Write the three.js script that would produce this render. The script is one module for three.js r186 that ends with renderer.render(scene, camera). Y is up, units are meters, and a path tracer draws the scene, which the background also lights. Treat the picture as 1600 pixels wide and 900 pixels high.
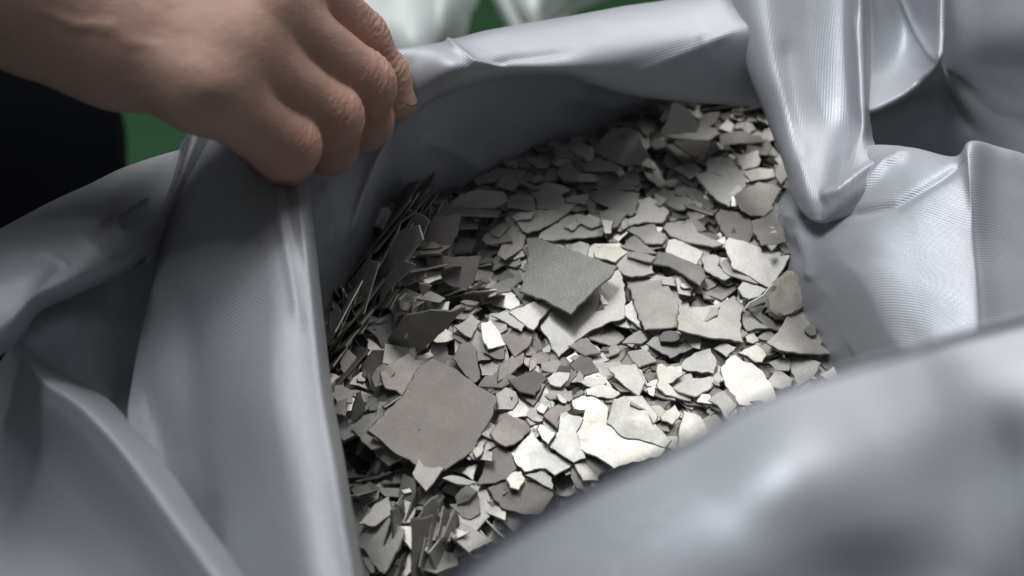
import * as THREE from 'three';
import { toCreasedNormals, mergeGeometries } from 'three/addons/utils/BufferGeometryUtils.js';
import { ImprovedNoise } from 'three/addons/math/ImprovedNoise.js';
import { RectAreaLightUniformsLib } from 'three/addons/lights/RectAreaLightUniformsLib.js';

// ------------------------------------------------------------------ camera, room light, lamps, exposure
const scene = new THREE.Scene();
const W = 1600, H = 900, TY = Math.tan(13 * Math.PI / 180), TX = TY * W / H;
const camera = new THREE.PerspectiveCamera(26, W / H, 0.01, 30);
const EYE = new THREE.Vector3(0, 0.2828, 0.2828);
camera.position.copy(EYE); camera.lookAt(0, 0, 0);
camera.focus = 0.378; camera.userData.fStop = 8.5;
camera.updateMatrixWorld(true);
scene.background = new THREE.Color(0.05, 0.053, 0.059);      // dim grey workshop all round
RectAreaLightUniformsLib.init();
const renderer = new THREE.WebGLRenderer();
renderer.toneMapping = THREE.LinearToneMapping;
renderer.toneMappingExposure = 1.7;
renderer.shadowMap.enabled = true;
function lamp(name, label, pos, aim, w, h, power, color) {      // a ceiling panel: housing, glowing face, and its light
  const g = new THREE.Group(); g.name = name; g.position.set(...pos); g.lookAt(...aim);
  g.userData = { label, category: 'ceiling lamp' };
  const box = new THREE.Mesh(new THREE.BoxGeometry(w + 0.05, h + 0.05, 0.05), new THREE.MeshStandardMaterial({ color: 0x777777, roughness: 0.6 }));
  box.name = 'lamp_housing'; box.position.z = -0.03; g.add(box);
  const face = new THREE.Mesh(new THREE.PlaneGeometry(w, h), new THREE.MeshStandardMaterial({ color: 0x999999, emissive: color, emissiveIntensity: 0.6 }));
  face.name = 'lamp_diffuser'; face.position.z = 0.001; g.add(face);
  scene.add(g);
  const l = new THREE.RectAreaLight(color, power, w, h); l.position.set(...pos); l.lookAt(...aim);
  const d = new THREE.Vector3(...aim).sub(l.position).normalize(); l.position.addScaledVector(d, 0.006);
  // RectAreaLight shines along its own -z: lookAt on a light turns -z towards the aim
  l.name = name + '_light'; scene.add(l);
}
lamp('ceiling_lamp', 'long white ceiling lamp panel high behind the open bag', [0.68, 1.20, -1.12], [0.03, 0, -0.02], 1.1, 0.7, 3.3, new THREE.Color(1.0, 0.985, 0.955));
lamp('ceiling_lamp_001', 'square white ceiling lamp panel above the person beside the bag', [-0.52, 1.5, -0.45], [0.0, 0, 0], 0.8, 0.7, 11.0, new THREE.Color(0.96, 0.98, 1.0));

// ------------------------------------------------------------------ helpers
const noise = new ImprovedNoise();
function rng(seed) { let s = seed | 0; return () => { s = (s + 0x6d2b79f5) | 0; let t = Math.imul(s ^ (s >>> 15), 1 | s); t = (t + Math.imul(t ^ (t >>> 7), 61 | t)) ^ t; return ((t ^ (t >>> 14)) >>> 0) / 4294967296; }; }
const V = (x, y, z) => new THREE.Vector3(x, y, z);
const R_ = V(1, 0, 0), F_ = V(0, -Math.SQRT1_2, -Math.SQRT1_2), U_ = V(0, Math.SQRT1_2, -Math.SQRT1_2);
const ray = (px, py) => F_.clone().addScaledVector(R_, (px - 800) / 800 * TX).addScaledVector(U_, (450 - py) / 450 * TY);
const at = (px, py, d) => EYE.clone().addScaledVector(ray(px, py), d);
const project = (p) => { const q = p.clone().sub(EYE), d = q.dot(F_); return [800 + q.dot(R_) / d / TX * 800, 450 - q.dot(U_) / d / TY * 450, d]; };
const used = {};
function numbered(n) { used[n] = (used[n] ?? -1) + 1; return used[n] ? n + '_' + String(used[n]).padStart(3, '0') : n; }
function tag(o, label, category, group) { o.userData = { label, category }; if (group) o.userData.group = group; return o; }
function shade(o) { o.traverse((m) => { if (m.isMesh) { m.castShadow = true; m.receiveShadow = true; } }); return o; }
const fbm = (x, y, z, o = 4) => { let s = 0, a = 1, t = 0; for (let i = 0; i < o; i++) { s += a * noise.noise(x, y, z); t += a; a *= 0.5; x = x * 2 + 7.3; y = y * 2 + 3.1; z = z * 2 + 1.7; } return s / t; };
function dataTexture(n, f, srgb) {                            // f(u, v) -> [r, g, b] 0..1, tiles
  const a = new Uint8Array(n * n * 4);
  for (let j = 0; j < n; j++) for (let i = 0; i < n; i++) { const c = f(i / n, j / n), k = (j * n + i) * 4; for (let q = 0; q < 3; q++) a[k + q] = Math.max(0, Math.min(255, Math.round(255 * (c.length ? c[q] : c)))); a[k + 3] = 255; }
  const t = new THREE.DataTexture(a, n, n); t.wrapS = t.wrapT = THREE.RepeatWrapping; t.magFilter = THREE.LinearFilter; if (srgb) t.colorSpace = THREE.SRGBColorSpace; t.needsUpdate = true; return t;
}
function tiled(u, v, f, seed, o) {                            // tiling noise on a torus blend
  const g = (a, b) => fbm(a * f, b * f, seed, o);
  const a = g(u, v), b = g(u - 1, v), c = g(u, v - 1), d = g(u - 1, v - 1);
  const su = u * u * (3 - 2 * u), sv = v * v * (3 - 2 * v), m = (a * (1 - su) + b * su) * (1 - sv) + (c * (1 - su) + d * su) * sv;
  return m / Math.sqrt(((1 - su) ** 2 + su ** 2) * ((1 - sv) ** 2 + sv ** 2));
}
// ------------------------------------------------------------------ setting: green floor
const floorMap = dataTexture(256, (u, v) => { const n = tiled(u, v, 6, 4.2, 4); return [0.60 + 0.16 * n, 0.78 + 0.16 * n, 0.62 + 0.16 * n]; }, false);
floorMap.repeat.set(6, 6);
const floor = new THREE.Mesh(new THREE.PlaneGeometry(12, 12), new THREE.MeshStandardMaterial({ color: new THREE.Color(0.014, 0.060, 0.022), map: floorMap, roughness: 0.55 }));
floor.rotation.x = -Math.PI / 2; floor.position.set(0, -0.6, -1); floor.name = 'floor'; floor.userData = { kind: 'structure' }; shade(floor); scene.add(floor);

// ------------------------------------------------------------------ plastic film
// woven-looking ribs pressed into the film, about one per millimetre, running across the uv diagonal
const ribs = dataTexture(128, (u, v) => { const s = 0.5 + 0.5 * Math.sin(2 * Math.PI * (10 * u)), t = 0.5 + 0.5 * Math.sin(2 * Math.PI * (10 * v)); const n = tiled(u, v, 5, 9.1, 2); return 0.12 + 0.62 * s * (0.8 + 0.5 * n) + 0.12 * t; });
const filmBlot = dataTexture(256, (u, v) => { const n = tiled(u, v, 4, 2.3, 5); return 0.86 + 0.2 * n; });
function film(o = {}) {
  const rb = ribs.clone(); rb.rotation = o.turn ?? 0.0; rb.repeat.set(1 / (o.pitch ?? 0.0088), 1 / (o.pitch ?? 0.0088)); rb.needsUpdate = true;   // ten ribs to 10.5 mm
  const bl = filmBlot.clone(); bl.repeat.set(1 / 0.09, 1 / 0.09); bl.needsUpdate = true;
  return new THREE.MeshPhysicalMaterial({ color: new THREE.Color(...(o.color ?? [0.42, 0.437, 0.478])), roughness: o.rough ?? 0.56, roughnessMap: bl, metalness: o.metal ?? 0.3, transmission: o.through ?? 0.14, thickness: 0, ior: 1.5,
    bumpMap: rb, bumpScale: o.bump ?? 0.00007, side: THREE.DoubleSide });
}
const cr = (a, b, c, d, t) => { const t2 = t * t, t3 = t2 * t; return 0.5 * (2 * b + (c - a) * t + (2 * a - 5 * b + 4 * c - d) * t2 + (3 * b - a - 3 * c + d) * t3); };
// a sheet through a net of points (each given as the place in the photograph and its distance), smoothly joined, wrinkled, with uv in metres
function sheet(rows, { sub = 20, wrinkle = 0.0005, scale = 28, seed = 1, tension = 1, creases = [] } = {}, origin) {
  const P = rows.map((r) => r.map((q) => at(...q))), nr = P.length, nc = P[0].length;
  const R = (nr - 1) * sub + 1, C = (nc - 1) * sub + 1, g = new Float32Array(R * C * 3), uv = new Float32Array(R * C * 2), ix = [];
  const get = (i, j, k) => { i = Math.max(-1, Math.min(nr, i)); j = Math.max(-1, Math.min(nc, j));
    if (i < 0) return 2 * get(0, j, k) - get(1, j, k); if (i >= nr) return 2 * get(nr - 1, j, k) - get(nr - 2, j, k);
    if (j < 0) return 2 * get(i, 0, k) - get(i, 1, k); if (j >= nc) return 2 * get(i, nc - 1, k) - get(i, nc - 2, k); return P[i][j].getComponent(k); };
  for (let a = 0; a < R; a++) for (let b = 0; b < C; b++) {
    const i = Math.min(nr - 2, Math.floor(a / sub)), j = Math.min(nc - 2, Math.floor(b / sub)), s = a / sub - i, t = b / sub - j;
    for (let k = 0; k < 3; k++) g[(a * C + b) * 3 + k] = cr(...[-1, 0, 1, 2].map((p) => cr(get(i + p, j - 1, k), get(i + p, j, k), get(i + p, j + 1, k), get(i + p, j + 2, k), t)), s);
  }
  const len = (p, q) => Math.hypot(g[p * 3] - g[q * 3], g[p * 3 + 1] - g[q * 3 + 1], g[p * 3 + 2] - g[q * 3 + 2]);
  for (let a = 0; a < R; a++) for (let b = 0; b < C; b++) { const n = a * C + b; uv[n * 2] = b ? uv[(n - 1) * 2] + len(n, n - 1) : 0; uv[n * 2 + 1] = a ? uv[(n - C) * 2 + 1] + len(n, n - C) : 0; }
  for (let a = 0; a < R - 1; a++) for (let b = 0; b < C - 1; b++) { const n = a * C + b; ix.push(n, n + C, n + 1, n + 1, n + C, n + C + 1); }
  const geo = new THREE.BufferGeometry(); geo.setAttribute('position', new THREE.BufferAttribute(g, 3)); geo.setAttribute('uv', new THREE.BufferAttribute(uv, 2)); geo.setIndex(ix); geo.computeVertexNormals();
  const nn = geo.attributes.normal.array, q3 = V(0, 0, 0), bent = creases.map(([w, h, p]) => ({ w, h, p }));
  const pix = (n) => project(q3.set(g[n * 3], g[n * 3 + 1], g[n * 3 + 2])), facing = (n) => Math.sign(nn[n * 3] * (EYE.x - g[n * 3]) + nn[n * 3 + 1] * (EYE.y - g[n * 3 + 1]) + nn[n * 3 + 2] * (EYE.z - g[n * 3 + 2])) || 1;
  for (let n = 0; n < R * C; n++) {
    const x = uv[n * 2], y = uv[n * 2 + 1], s = scale;
    let crease = 0;
    for (const c of bent) { const [px, py] = pix(n); let best = 1e9, where = 0; for (let k = 0; k < c.p.length - 1; k++) { const [ax, ay] = c.p[k], [bx, by] = c.p[k + 1], dx = bx - ax, dy = by - ay, t = Math.max(0, Math.min(1, ((px - ax) * dx + (py - ay) * dy) / (dx * dx + dy * dy))), d = Math.hypot(px - ax - t * dx, py - ay - t * dy); if (d < best) { best = d; where = (k + t) / (c.p.length - 1); } }
      if (best < c.w * 4) crease += c.h * 0.001 / (1 + (best / c.w) ** 2) ** 1.5 * Math.min(1, 0.15 + 2.2 * Math.sin(Math.PI * where)); }
    const w1 = noise.noise(x * s * 0.6 + seed * 3.1, y * s * 0.6, seed), r = 1 - Math.abs(noise.noise(x * s + w1 * 1.2, y * s * 0.55 + seed, seed * 1.7)) * 2.2;
    const big = noise.noise(x * s * 0.3, y * s * 0.3 + seed * 5, 3.3), h = wrinkle * (1.1 * Math.max(0, r) * Math.max(0, 0.35 + 1.3 * w1) + 1.6 * big + 0.35 * noise.noise(x * s * 2.6, y * s * 2.6, seed)) + crease * facing(n);
    for (let k = 0; k < 3; k++) g[n * 3 + k] += nn[n * 3 + k] * h - origin.getComponent(k);
  }
  geo.computeVertexNormals(); return geo;
}
function bag(name, label, category, origin) { const o = new THREE.Group(); o.name = name; o.position.copy(origin); tag(o, label, category); scene.add(o); return o; }
function part(parent, name, rows, mat, opt) { const m = new THREE.Mesh(sheet(rows, opt, parent.position), mat); m.name = numbered(name); shade(m); parent.add(m); return m; }

// ------------------------------------------------------------------ the liner bag that holds the flakes
const liner = bag('plastic_liner_bag', 'open silvery grey plastic liner bag full of metal flakes, rim held by a hand', 'plastic bag', V(0.03, -0.12, -0.05));
const mInner = film({ turn: 0.5, through: 0 }), mRim = film({ turn: 1.4, through: 0.03 }), mCol = film({ turn: 0.3, through: 0.06 }), mWall = film({ turn: 1.57, through: 0.06 }), mDrape = film({ bump: 0.00022, pitch: 0.01, turn: 2.2 }), mSide = film({ through: 0.22, bump: 0.00022, pitch: 0.01, turn: 0.9 }), mLip = film({ turn: 0.2 });
// inner wall: from behind the hand round to the far side, down below the flakes
part(liner, 'inner_wall', [
  [[425, 285, .384], [490, 270, .386], [545, 235, .390], [600, 195, .394], [640, 160, .398], [700, 120, .406], [800, 90, .422], [930, 70, .44], [1060, 55, .452], [1230, 40, .462]],
  [[420, 355, .384], [490, 345, .386], [545, 305, .391], [596, 262, .394], [636, 232, .406], [700, 205, .418], [800, 175, .436], [930, 145, .456], [1060, 118, .466], [1230, 100, .474]],
  [[425, 430, .386], [490, 420, .389], [535, 390, .394], [575, 355, .400], [620, 310, .415], [700, 270, .430], [810, 230, .447], [930, 185, .464], [1060, 150, .474], [1230, 135, .482]],
  [[430, 560, .394], [500, 555, .399], [540, 490, .408], [580, 440, .418], [625, 395, .432], [705, 350, .446], [820, 300, .460], [930, 250, .476], [1060, 210, .486], [1230, 190, .492]],
  [[440, 700, .40], [520, 690, .405], [560, 600, .42], [600, 530, .43], [640, 480, .445], [720, 420, .46], [830, 370, .475], [930, 320, .49], [1060, 280, .50], [1230, 260, .506]],
], mInner, { seed: 3, wrinkle: 0.0008, scale: 30, creases: [[9, 1.6, [[620, 195], [592, 240], [566, 305], [540, 380]]], [14, 1.6, [[660, 215], [700, 233], [770, 268]]], [8, 0.9, [[505, 285], [520, 330], [512, 400]]], [16, 1.2, [[880, 150], [960, 165], [1040, 150]]]] });
// rim turned inwards along the far side
part(liner, 'turned_rim', [
  [[585, 105, .400], [650, 90, .405], [700, 84, .41], [760, 70, .42], [850, 52, .43], [1000, 28, .445], [1170, 5, .455]],
  [[585, 85, .388], [650, 73, .391], [700, 66, .395], [760, 50, .405], [850, 32, .416], [1000, 8, .431], [1170, -17, .442]],
  [[600, 118, .388], [655, 100, .387], [708, 88, .386], [770, 78, .395], [860, 66, .404], [1000, 45, .417], [1185, 20, .43]],
  [[615, 160, .390], [662, 135, .387], [718, 112, .384], [785, 106, .393], [880, 104, .400], [1000, 95, .412], [1190, 62, .425]],
  [[628, 192, .394], [668, 160, .393], [722, 138, .394], [795, 122, .402], [880, 120, .409], [1000, 150, .424], [1205, 163, .438]],
  [[632, 190, .398], [675, 155, .399], [730, 132, .404], [800, 112, .414], [885, 110, .421], [1000, 135, .438], [1205, 150, .452]],
], mRim, { seed: 5, wrinkle: 0.0005, scale: 34, creases: [[5, 1.2, [[694, 58], [712, 78], [738, 98], [790, 105]]], [6, 0.8, [[1088, 50], [1098, 75], [1112, 105]]], [10, -0.8, [[650, 150], [720, 118], [800, 92], [900, 80]]], [9, 1.0, [[980, 118], [1050, 90], [1150, 50]]]] });
// hanging column fold
part(liner, 'hanging_fold', [
  [[1150, -40, .446], [1138, -40, .434], [1190, -40, .425], [1262, -40, .427], [1318, -40, .425], [1345, -40, .416], [1360, -40, .438]],
  [[1170, 80, .438], [1160, 80, .4265], [1205, 80, .4175], [1265, 80, .4195], [1318, 80, .4175], [1347, 80, .408], [1360, 80, .430]],
  [[1210, 190, .430], [1200, 190, .418], [1235, 190, .4080], [1290, 190, .4090], [1326, 186, .4060], [1351, 186, .398], [1361, 190, .416]],
  [[1232, 255, .420], [1223, 250, .408], [1250, 260, .3970], [1290, 257, .3955], [1318, 246, .3925], [1344, 234, .391], [1372, 238, .393]],
  [[1246, 300, .412], [1239, 300, .400], [1262, 316, .3895], [1286, 312, .386], [1312, 300, .3830], [1348, 284, .382], [1392, 254, .388]],
  [[1260, 318, .410], [1252, 326, .399], [1273, 343, .3885], [1290, 346, .385], [1312, 334, .3825], [1353, 316, .3815], [1406, 285, .382]],
  [[1268, 315, .414], [1262, 322, .408], [1280, 335, .400], [1296, 342, .393], [1318, 350, .388], [1364, 340, .381], [1424, 316, .380]],
], mCol, { seed: 7, wrinkle: 0.0004, scale: 26, creases: [[9, 1.6, [[1282, 312], [1310, 300], [1348, 270], [1385, 245]]], [5, 0.9, [[1338, 20], [1344, 100], [1347, 190]]], [12, -0.8, [[1225, 60], [1240, 160], [1262, 250]]], [3, 0.5, [[1232, 280], [1246, 318], [1268, 340], [1290, 346]]]] });
// pleated sheet beyond the column
part(liner, 'pleated_rim', [
  [[1345, -40, .436], [1395, -40, .438], [1440, -40, .430], [1466, -40, .419], [1477, -40, .421], [1484, -40, .436], [1540, -40, .436], [1650, -40, .432]],
  [[1348, 45, .434], [1412, 45, .438], [1446, 45, .427], [1466, 45, .413], [1475, 45, .416], [1482, 45, .434], [1540, 50, .436], [1650, 50, .432]],
  [[1350, 115, .427], [1400, 110, .430], [1440, 103, .423], [1463, 97, .406], [1472, 97, .409], [1479, 100, .432], [1540, 110, .440], [1650, 110, .437]],
  [[1350, 178, .412], [1393, 160, .415], [1430, 140, .419], [1458, 122, .420], [1472, 112, .424], [1490, 120, .438], [1560, 165, .443], [1650, 175, .440]],
  [[1350, 183, .430], [1395, 172, .437], [1432, 160, .440], [1462, 152, .441], [1480, 150, .444], [1505, 160, .442], [1570, 190, .444], [1650, 215, .442]],
  [[1340, 230, .434], [1400, 225, .441], [1450, 225, .444], [1490, 220, .446], [1515, 220, .446], [1545, 225, .446], [1590, 240, .445], [1650, 260, .442]],
  [[1340, 290, .438], [1400, 290, .445], [1450, 290, .448], [1490, 290, .449], [1520, 290, .449], [1550, 290, .448], [1590, 300, .446], [1650, 320, .443]],
], mCol, { seed: 11, wrinkle: 0.0004, scale: 26, creases: [[5, 1.2, [[1398, -20], [1436, 55], [1463, 97]]], [4, 0.9, [[1474, -20], [1472, 50], [1468, 97]]], [6, 0.9, [[1355, 178], [1410, 150], [1465, 105]]]] });
// side wall below
part(liner, 'side_wall', [
  [[1165, 290, .475], [1222, 285, .450], [1260, 290, .422], [1330, 262, .408], [1420, 250, .398], [1495, 260, .386], [1518, 245, .381], [1560, 250, .388], [1650, 275, .394]],
  [[1160, 310, .475], [1218, 300, .443], [1262, 300, .406], [1340, 236, .395], [1420, 233, .384], [1492, 246, .373], [1516, 222, .369], [1560, 232, .377], [1650, 262, .384]],
  [[1180, 345, .465], [1226, 335, .416], [1272, 350, .396], [1345, 315, .381], [1420, 296, .371], [1500, 278, .364], [1520, 272, .362], [1560, 290, .369], [1650, 320, .376]],
  [[1185, 405, .445], [1242, 392, .402], [1283, 395, .384], [1350, 392, .368], [1430, 388, .359], [1508, 378, .354], [1528, 378, .3545], [1565, 385, .359], [1650, 400, .365]],
  [[1200, 470, .420], [1263, 452, .389], [1303, 450, .375], [1360, 452, .360], [1440, 458, .350], [1514, 458, .344], [1534, 460, .3445], [1572, 465, .349], [1650, 478, .355]],
  [[1260, 590, .400], [1326, 565, .372], [1350, 572, .362], [1400, 585, .347], [1460, 595, .336], [1522, 597, .33], [1543, 597, .330], [1582, 597, .334], [1650, 607, .338]],
  [[1290, 700, .39], [1350, 690, .36], [1380, 700, .35], [1420, 720, .335], [1480, 730, .324], [1540, 730, .318], [1560, 730, .317], [1600, 730, .325], [1660, 740, .318]],
], mWall, { seed: 13, wrinkle: 0.0005, scale: 30, creases: [[10, 1.6, [[1303, 334], [1348, 292], [1382, 254], [1418, 238]]], [7, -1.1, [[1302, 340], [1400, 322], [1470, 280], [1510, 250]]], [9, 1.4, [[1245, 355], [1262, 400], [1270, 440]]], [8, 1.0, [[1225, 335], [1250, 345], [1275, 348]]]] });
{ const sh = new THREE.Shape([[470, 560], [500, 440], [560, 360], [640, 280], [800, 220], [1000, 140], [1240, 110], [1280, 300], [1330, 430], [1400, 560], [1340, 680], [1100, 780], [900, 900], [760, 1000], [500, 1000], [490, 740]].map(([x, y]) => { const q = ray(x, y), k = -EYE.y / q.y; return new THREE.Vector2(EYE.x + q.x * k, -(EYE.z + q.z * k)); }));
  const g = new THREE.ShapeGeometry(sh); g.rotateX(-Math.PI / 2); g.translate(-liner.position.x, -0.045 - liner.position.y, -liner.position.z); const m = new THREE.Mesh(g, mInner); m.name = 'bag_bottom'; shade(m); liner.add(m); }
// near lip, folded over towards the viewer
part(liner, 'folded_lip', [
  [[610, 1100, 0.2025], [720, 960, 0.1998], [890, 850, 0.1980], [1040, 775, 0.1980], [1190, 700, 0.2025], [1330, 640, 0.2115], [1420, 610, 0.2205], [1500, 585, 0.2295], [1680, 540, 0.2385]],
  [[640, 985, 0.1764], [735, 873, 0.1728], [895, 772, 0.1692], [1045, 703, 0.1683], [1195, 625, 0.1710], [1330, 578, 0.1791], [1420, 551, 0.1872], [1500, 526, 0.1953], [1680, 480, 0.2034]],
  [[660, 997, 0.1751], [751, 884, 0.1717], [905, 781, 0.1681], [1055, 708, 0.1662], [1203, 633, 0.1674], [1336, 589, 0.1753], [1425, 563, 0.1838], [1505, 536, 0.1925], [1684, 492, 0.2008]],
  [[800, 1120, 0.1590], [855, 995, 0.1598], [985, 880, 0.1580], [1110, 790, 0.1570], [1250, 720, 0.1561], [1380, 690, 0.1638], [1465, 660, 0.1724], [1545, 630, 0.1845], [1700, 590, 0.1863]],
  [[920, 1260, 0.1512], [970, 1110, 0.1505], [1085, 990, 0.1520], [1190, 870, 0.1521], [1315, 815, 0.1535], [1430, 790, 0.1602], [1510, 755, 0.1701], [1590, 725, 0.1845], [1720, 690, 0.1764]],
  [[1030, 1400, 0.1440], [1080, 1240, 0.1485], [1180, 1120, 0.1512], [1270, 970, 0.1517], [1380, 930, 0.1557], [1490, 900, 0.1602], [1560, 880, 0.1656], [1630, 840, 0.1818], [1740, 810, 0.1674]],
  [[1100, 1420, 0.1440], [1180, 1270, 0.1404], [1270, 1170, 0.1395], [1350, 1090, 0.1512], [1450, 1050, 0.1548], [1550, 1020, 0.1566], [1620, 1000, 0.1710], [1680, 960, 0.1872], [1760, 930, 0.1584]],
], mLip, { seed: 17, wrinkle: 0.0003, scale: 16 });
// big drape hanging from the hand
part(liner, 'draped_fold', [
  [[345, 185, .385], [372, 225, .376], [400, 245, .370], [428, 260, .367], [446, 266, .3665], [464, 270, .368], [477, 272, .372], [484, 274, .384]],
  [[262, 340, .366], [305, 335, .354], [355, 340, .345], [400, 345, .3395], [430, 345, .3375], [462, 345, .3395], [481, 345, .345], [489, 345, .368]],
  [[236, 440, .350], [275, 450, .338], [335, 455, .326], [400, 460, .3165], [436, 458, .3135], [475, 455, .3155], [492, 450, .322], [500, 450, .355]],
  [[206, 590, .330], [245, 600, .322], [315, 610, .309], [400, 600, .296], [440, 600, .2925], [490, 600, .2945], [509, 600, .301], [518, 600, .338]],
  [[205, 690, .316], [262, 730, .312], [340, 750, .294], [420, 750, .2765], [465, 747, .2715], [514, 742, .2735], [533, 740, .280], [542, 740, .316]],
  [[275, 905, .295], [335, 925, .285], [400, 930, .266], [460, 925, .2535], [500, 922, .2495], [546, 917, .252], [563, 915, .259], [574, 915, .294]],
  [[330, 1060, .28], [390, 1070, .27], [440, 1075, .249], [500, 1070, .2375], [535, 1067, .2335], [576, 1062, .236], [592, 1060, .243], [602, 1060, .276]],
], mDrape, { seed: 19, wrinkle: 0.0006, scale: 16, creases: [[10, 0.9, [[422, 262], [436, 340], [455, 430], [470, 520]]], [7, -0.45, [[441, 262], [452, 330], [466, 400]]], [7, 0.6, [[459, 262], [469, 340], [481, 430]]], [9, 0.9, [[300, 330], [266, 400], [234, 475]]], [44, -2.6, [[270, 440], [285, 560], [290, 700], [330, 860]]]] });
part(liner, 'gathered_pleat', [
  [[284, 222, .392], [298, 206, .384], [310, 203, .383], [330, 205, .388], [352, 215, .390], [385, 240, .378]],
  [[262, 285, .384], [276, 272, .374], [288, 270, .373], [306, 278, .380], [325, 285, .383], [350, 285, .372]],
  [[238, 345, .374], [252, 330, .364], [262, 330, .363], [275, 340, .368], [288, 345, .37], [305, 350, .360]],
  [[205, 425, .362], [222, 412, .353], [232, 412, .352], [243, 420, .354], [255, 430, .356], [270, 440, .349]],
], mSide, { seed: 23, wrinkle: 0.0003, scale: 40 });
// the side that falls away beside the drape
part(liner, 'slack_side', [
  [[-60, 392, .338], [30, 343, .350], [90, 311, .358], [142, 288, .364], [200, 260, .373], [270, 238, .384], [315, 225, .392]],
  [[-60, 425, .316], [35, 385, .326], [98, 355, .337], [150, 330, .346], [186, 322, .352], [240, 300, .368], [290, 285, .38]],
  [[-60, 452, .304], [38, 412, .313], [95, 388, .322], [145, 366, .331], [178, 346, .346], [228, 340, .356], [275, 325, .368]],
  [[-60, 490, .296], [40, 442, .304], [92, 421, .313], [142, 400, .320], [185, 378, .334], [222, 368, .349], [260, 360, .362]],
  [[-60, 565, .292], [12, 512, .297], [52, 468, .304], [112, 444, .313], [172, 420, .327], [215, 396, .343], [248, 385, .356]],
  [[-60, 590, .312], [20, 538, .314], [60, 488, .322], [118, 461, .333], [178, 436, .346], [218, 412, .358], [246, 405, .366]],
], mSide, { seed: 29, wrinkle: 0.0004, scale: 30, creases: [[6, 1.7, [[176, 346], [198, 328], [232, 310]]], [7, -1.1, [[190, 354], [212, 344], [238, 326]]], [4, 0.9, [[178, 348], [192, 368], [224, 392]]], [7, 0.8, [[60, 395], [85, 405], [110, 418]]], [9, 1.0, [[120, 365], [150, 392], [172, 412]]]] });
part(liner, 'inner_loop', [
  [[5, 465, .345], [65, 435, .353], [125, 418, .361], [180, 405, .370], [255, 370, .378]],
  [[22, 525, .326], [85, 492, .331], [140, 484, .340], [182, 492, .352], [250, 470, .362]],
  [[40, 560, .322], [95, 545, .330], [150, 535, .338], [205, 530, .350], [245, 520, .358]],
  [[80, 620, .320], [120, 620, .328], [170, 620, .335], [205, 610, .343], [245, 600, .350]],
  [[120, 720, .315], [160, 720, .322], [200, 720, .327], [240, 710, .332], [280, 710, .338]],
], mSide, { seed: 31, wrinkle: 0.0005, scale: 36 });
part(liner, 'outer_fold', [
  [[60, 530, .340], [105, 580, .334], [170, 625, .326], [222, 685, .318], [262, 735, .306], [322, 820, .290], [395, 915, .274], [450, 1020, .262]],
  [[24, 532, .321], [72, 588, .311], [132, 626, .303], [186, 682, .294], [230, 738, .284], [290, 822, .269], [360, 918, .253], [420, 1025, .241]],
  [[8, 550, .321], [50, 608, .311], [108, 651, .302], [163, 708, .293], [206, 763, .283], [266, 845, .268], [336, 941, .252], [396, 1048, .240]],
  [[-25, 600, .330], [10, 670, .321], [70, 725, .312], [120, 780, .302], [165, 830, .292], [225, 895, .276], [300, 980, .259], [360, 1080, .246]],
  [[-70, 660, .335], [-45, 750, .325], [15, 815, .314], [60, 860, .302], [105, 900, .290], [165, 960, .273], [240, 1045, .256], [300, 1135, .243]],
  [[-110, 740, .328], [-95, 830, .315], [-40, 880, .296], [0, 925, .280], [45, 960, .268], [105, 1020, .255], [180, 1100, .23], [240, 1190, .22]],
], film({ turn: 2.6, bump: 0.00013, pitch: 0.01 }), { seed: 37, wrinkle: 0.0009, scale: 18 });

// ------------------------------------------------------------------ another bag standing on the floor behind
const back = bag('plastic_liner_bag', 'second white plastic liner bag, out of focus beyond the rim', 'plastic bag', V(0.0, -0.4, -0.8)); back.name = 'plastic_liner_bag_001';
const mBack = film({ color: [0.66, 0.70, 0.69], through: 0.2, bump: 0, rough: 0.45, metal: 0 });
part(back, 'bag_side', [
  [[440, -120, 1.1], [560, -120, 1.02], [640, -120, 1.06], [700, -120, 0.98], [760, -120, 1.08]],
  [[470, -10, 1.05], [560, -10, 0.95], [630, -5, 1.0], [690, -15, 0.93], [745, -10, 1.03]],
  [[490, 50, 0.98], [580, 40, 0.9], [640, 50, 0.94], [690, 40, 0.92], [730, 40, 0.98]],
  [[530, 130, 0.98], [610, 120, 0.92], [660, 130, 0.95], [690, 120, 0.94], [715, 120, 0.98]],
], mBack, { seed: 41, wrinkle: 0.004, scale: 9 });
part(back, 'bag_tie', [
  [[745, -60, .92], [760, -62, .91], [772, -60, .92]], [[772, 0, .91], [785, 0, .90], [797, 0, .91]], [[795, 50, .91], [806, 48, .90], [820, 45, .91]], [[820, 100, .92], [832, 98, .91], [845, 95, .92]],
], mBack, { seed: 43, wrinkle: 0.001, scale: 9 });
part(back, 'bag_corner', [
  [[770, -60, 1.0], [830, -60, .97], [900, -60, 1.0], [1010, -60, 1.1]], [[795, 0, .99], [830, 0, .95], [865, 0, .98], [960, -10, 1.08]], [[815, 40, .98], [835, 40, .95], [852, 38, .97], [880, 30, 1.0]], [[830, 100, .98], [845, 100, .96], [855, 100, .97], [865, 100, .98]],
], mBack, { seed: 47, wrinkle: 0.003, scale: 9 });
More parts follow.
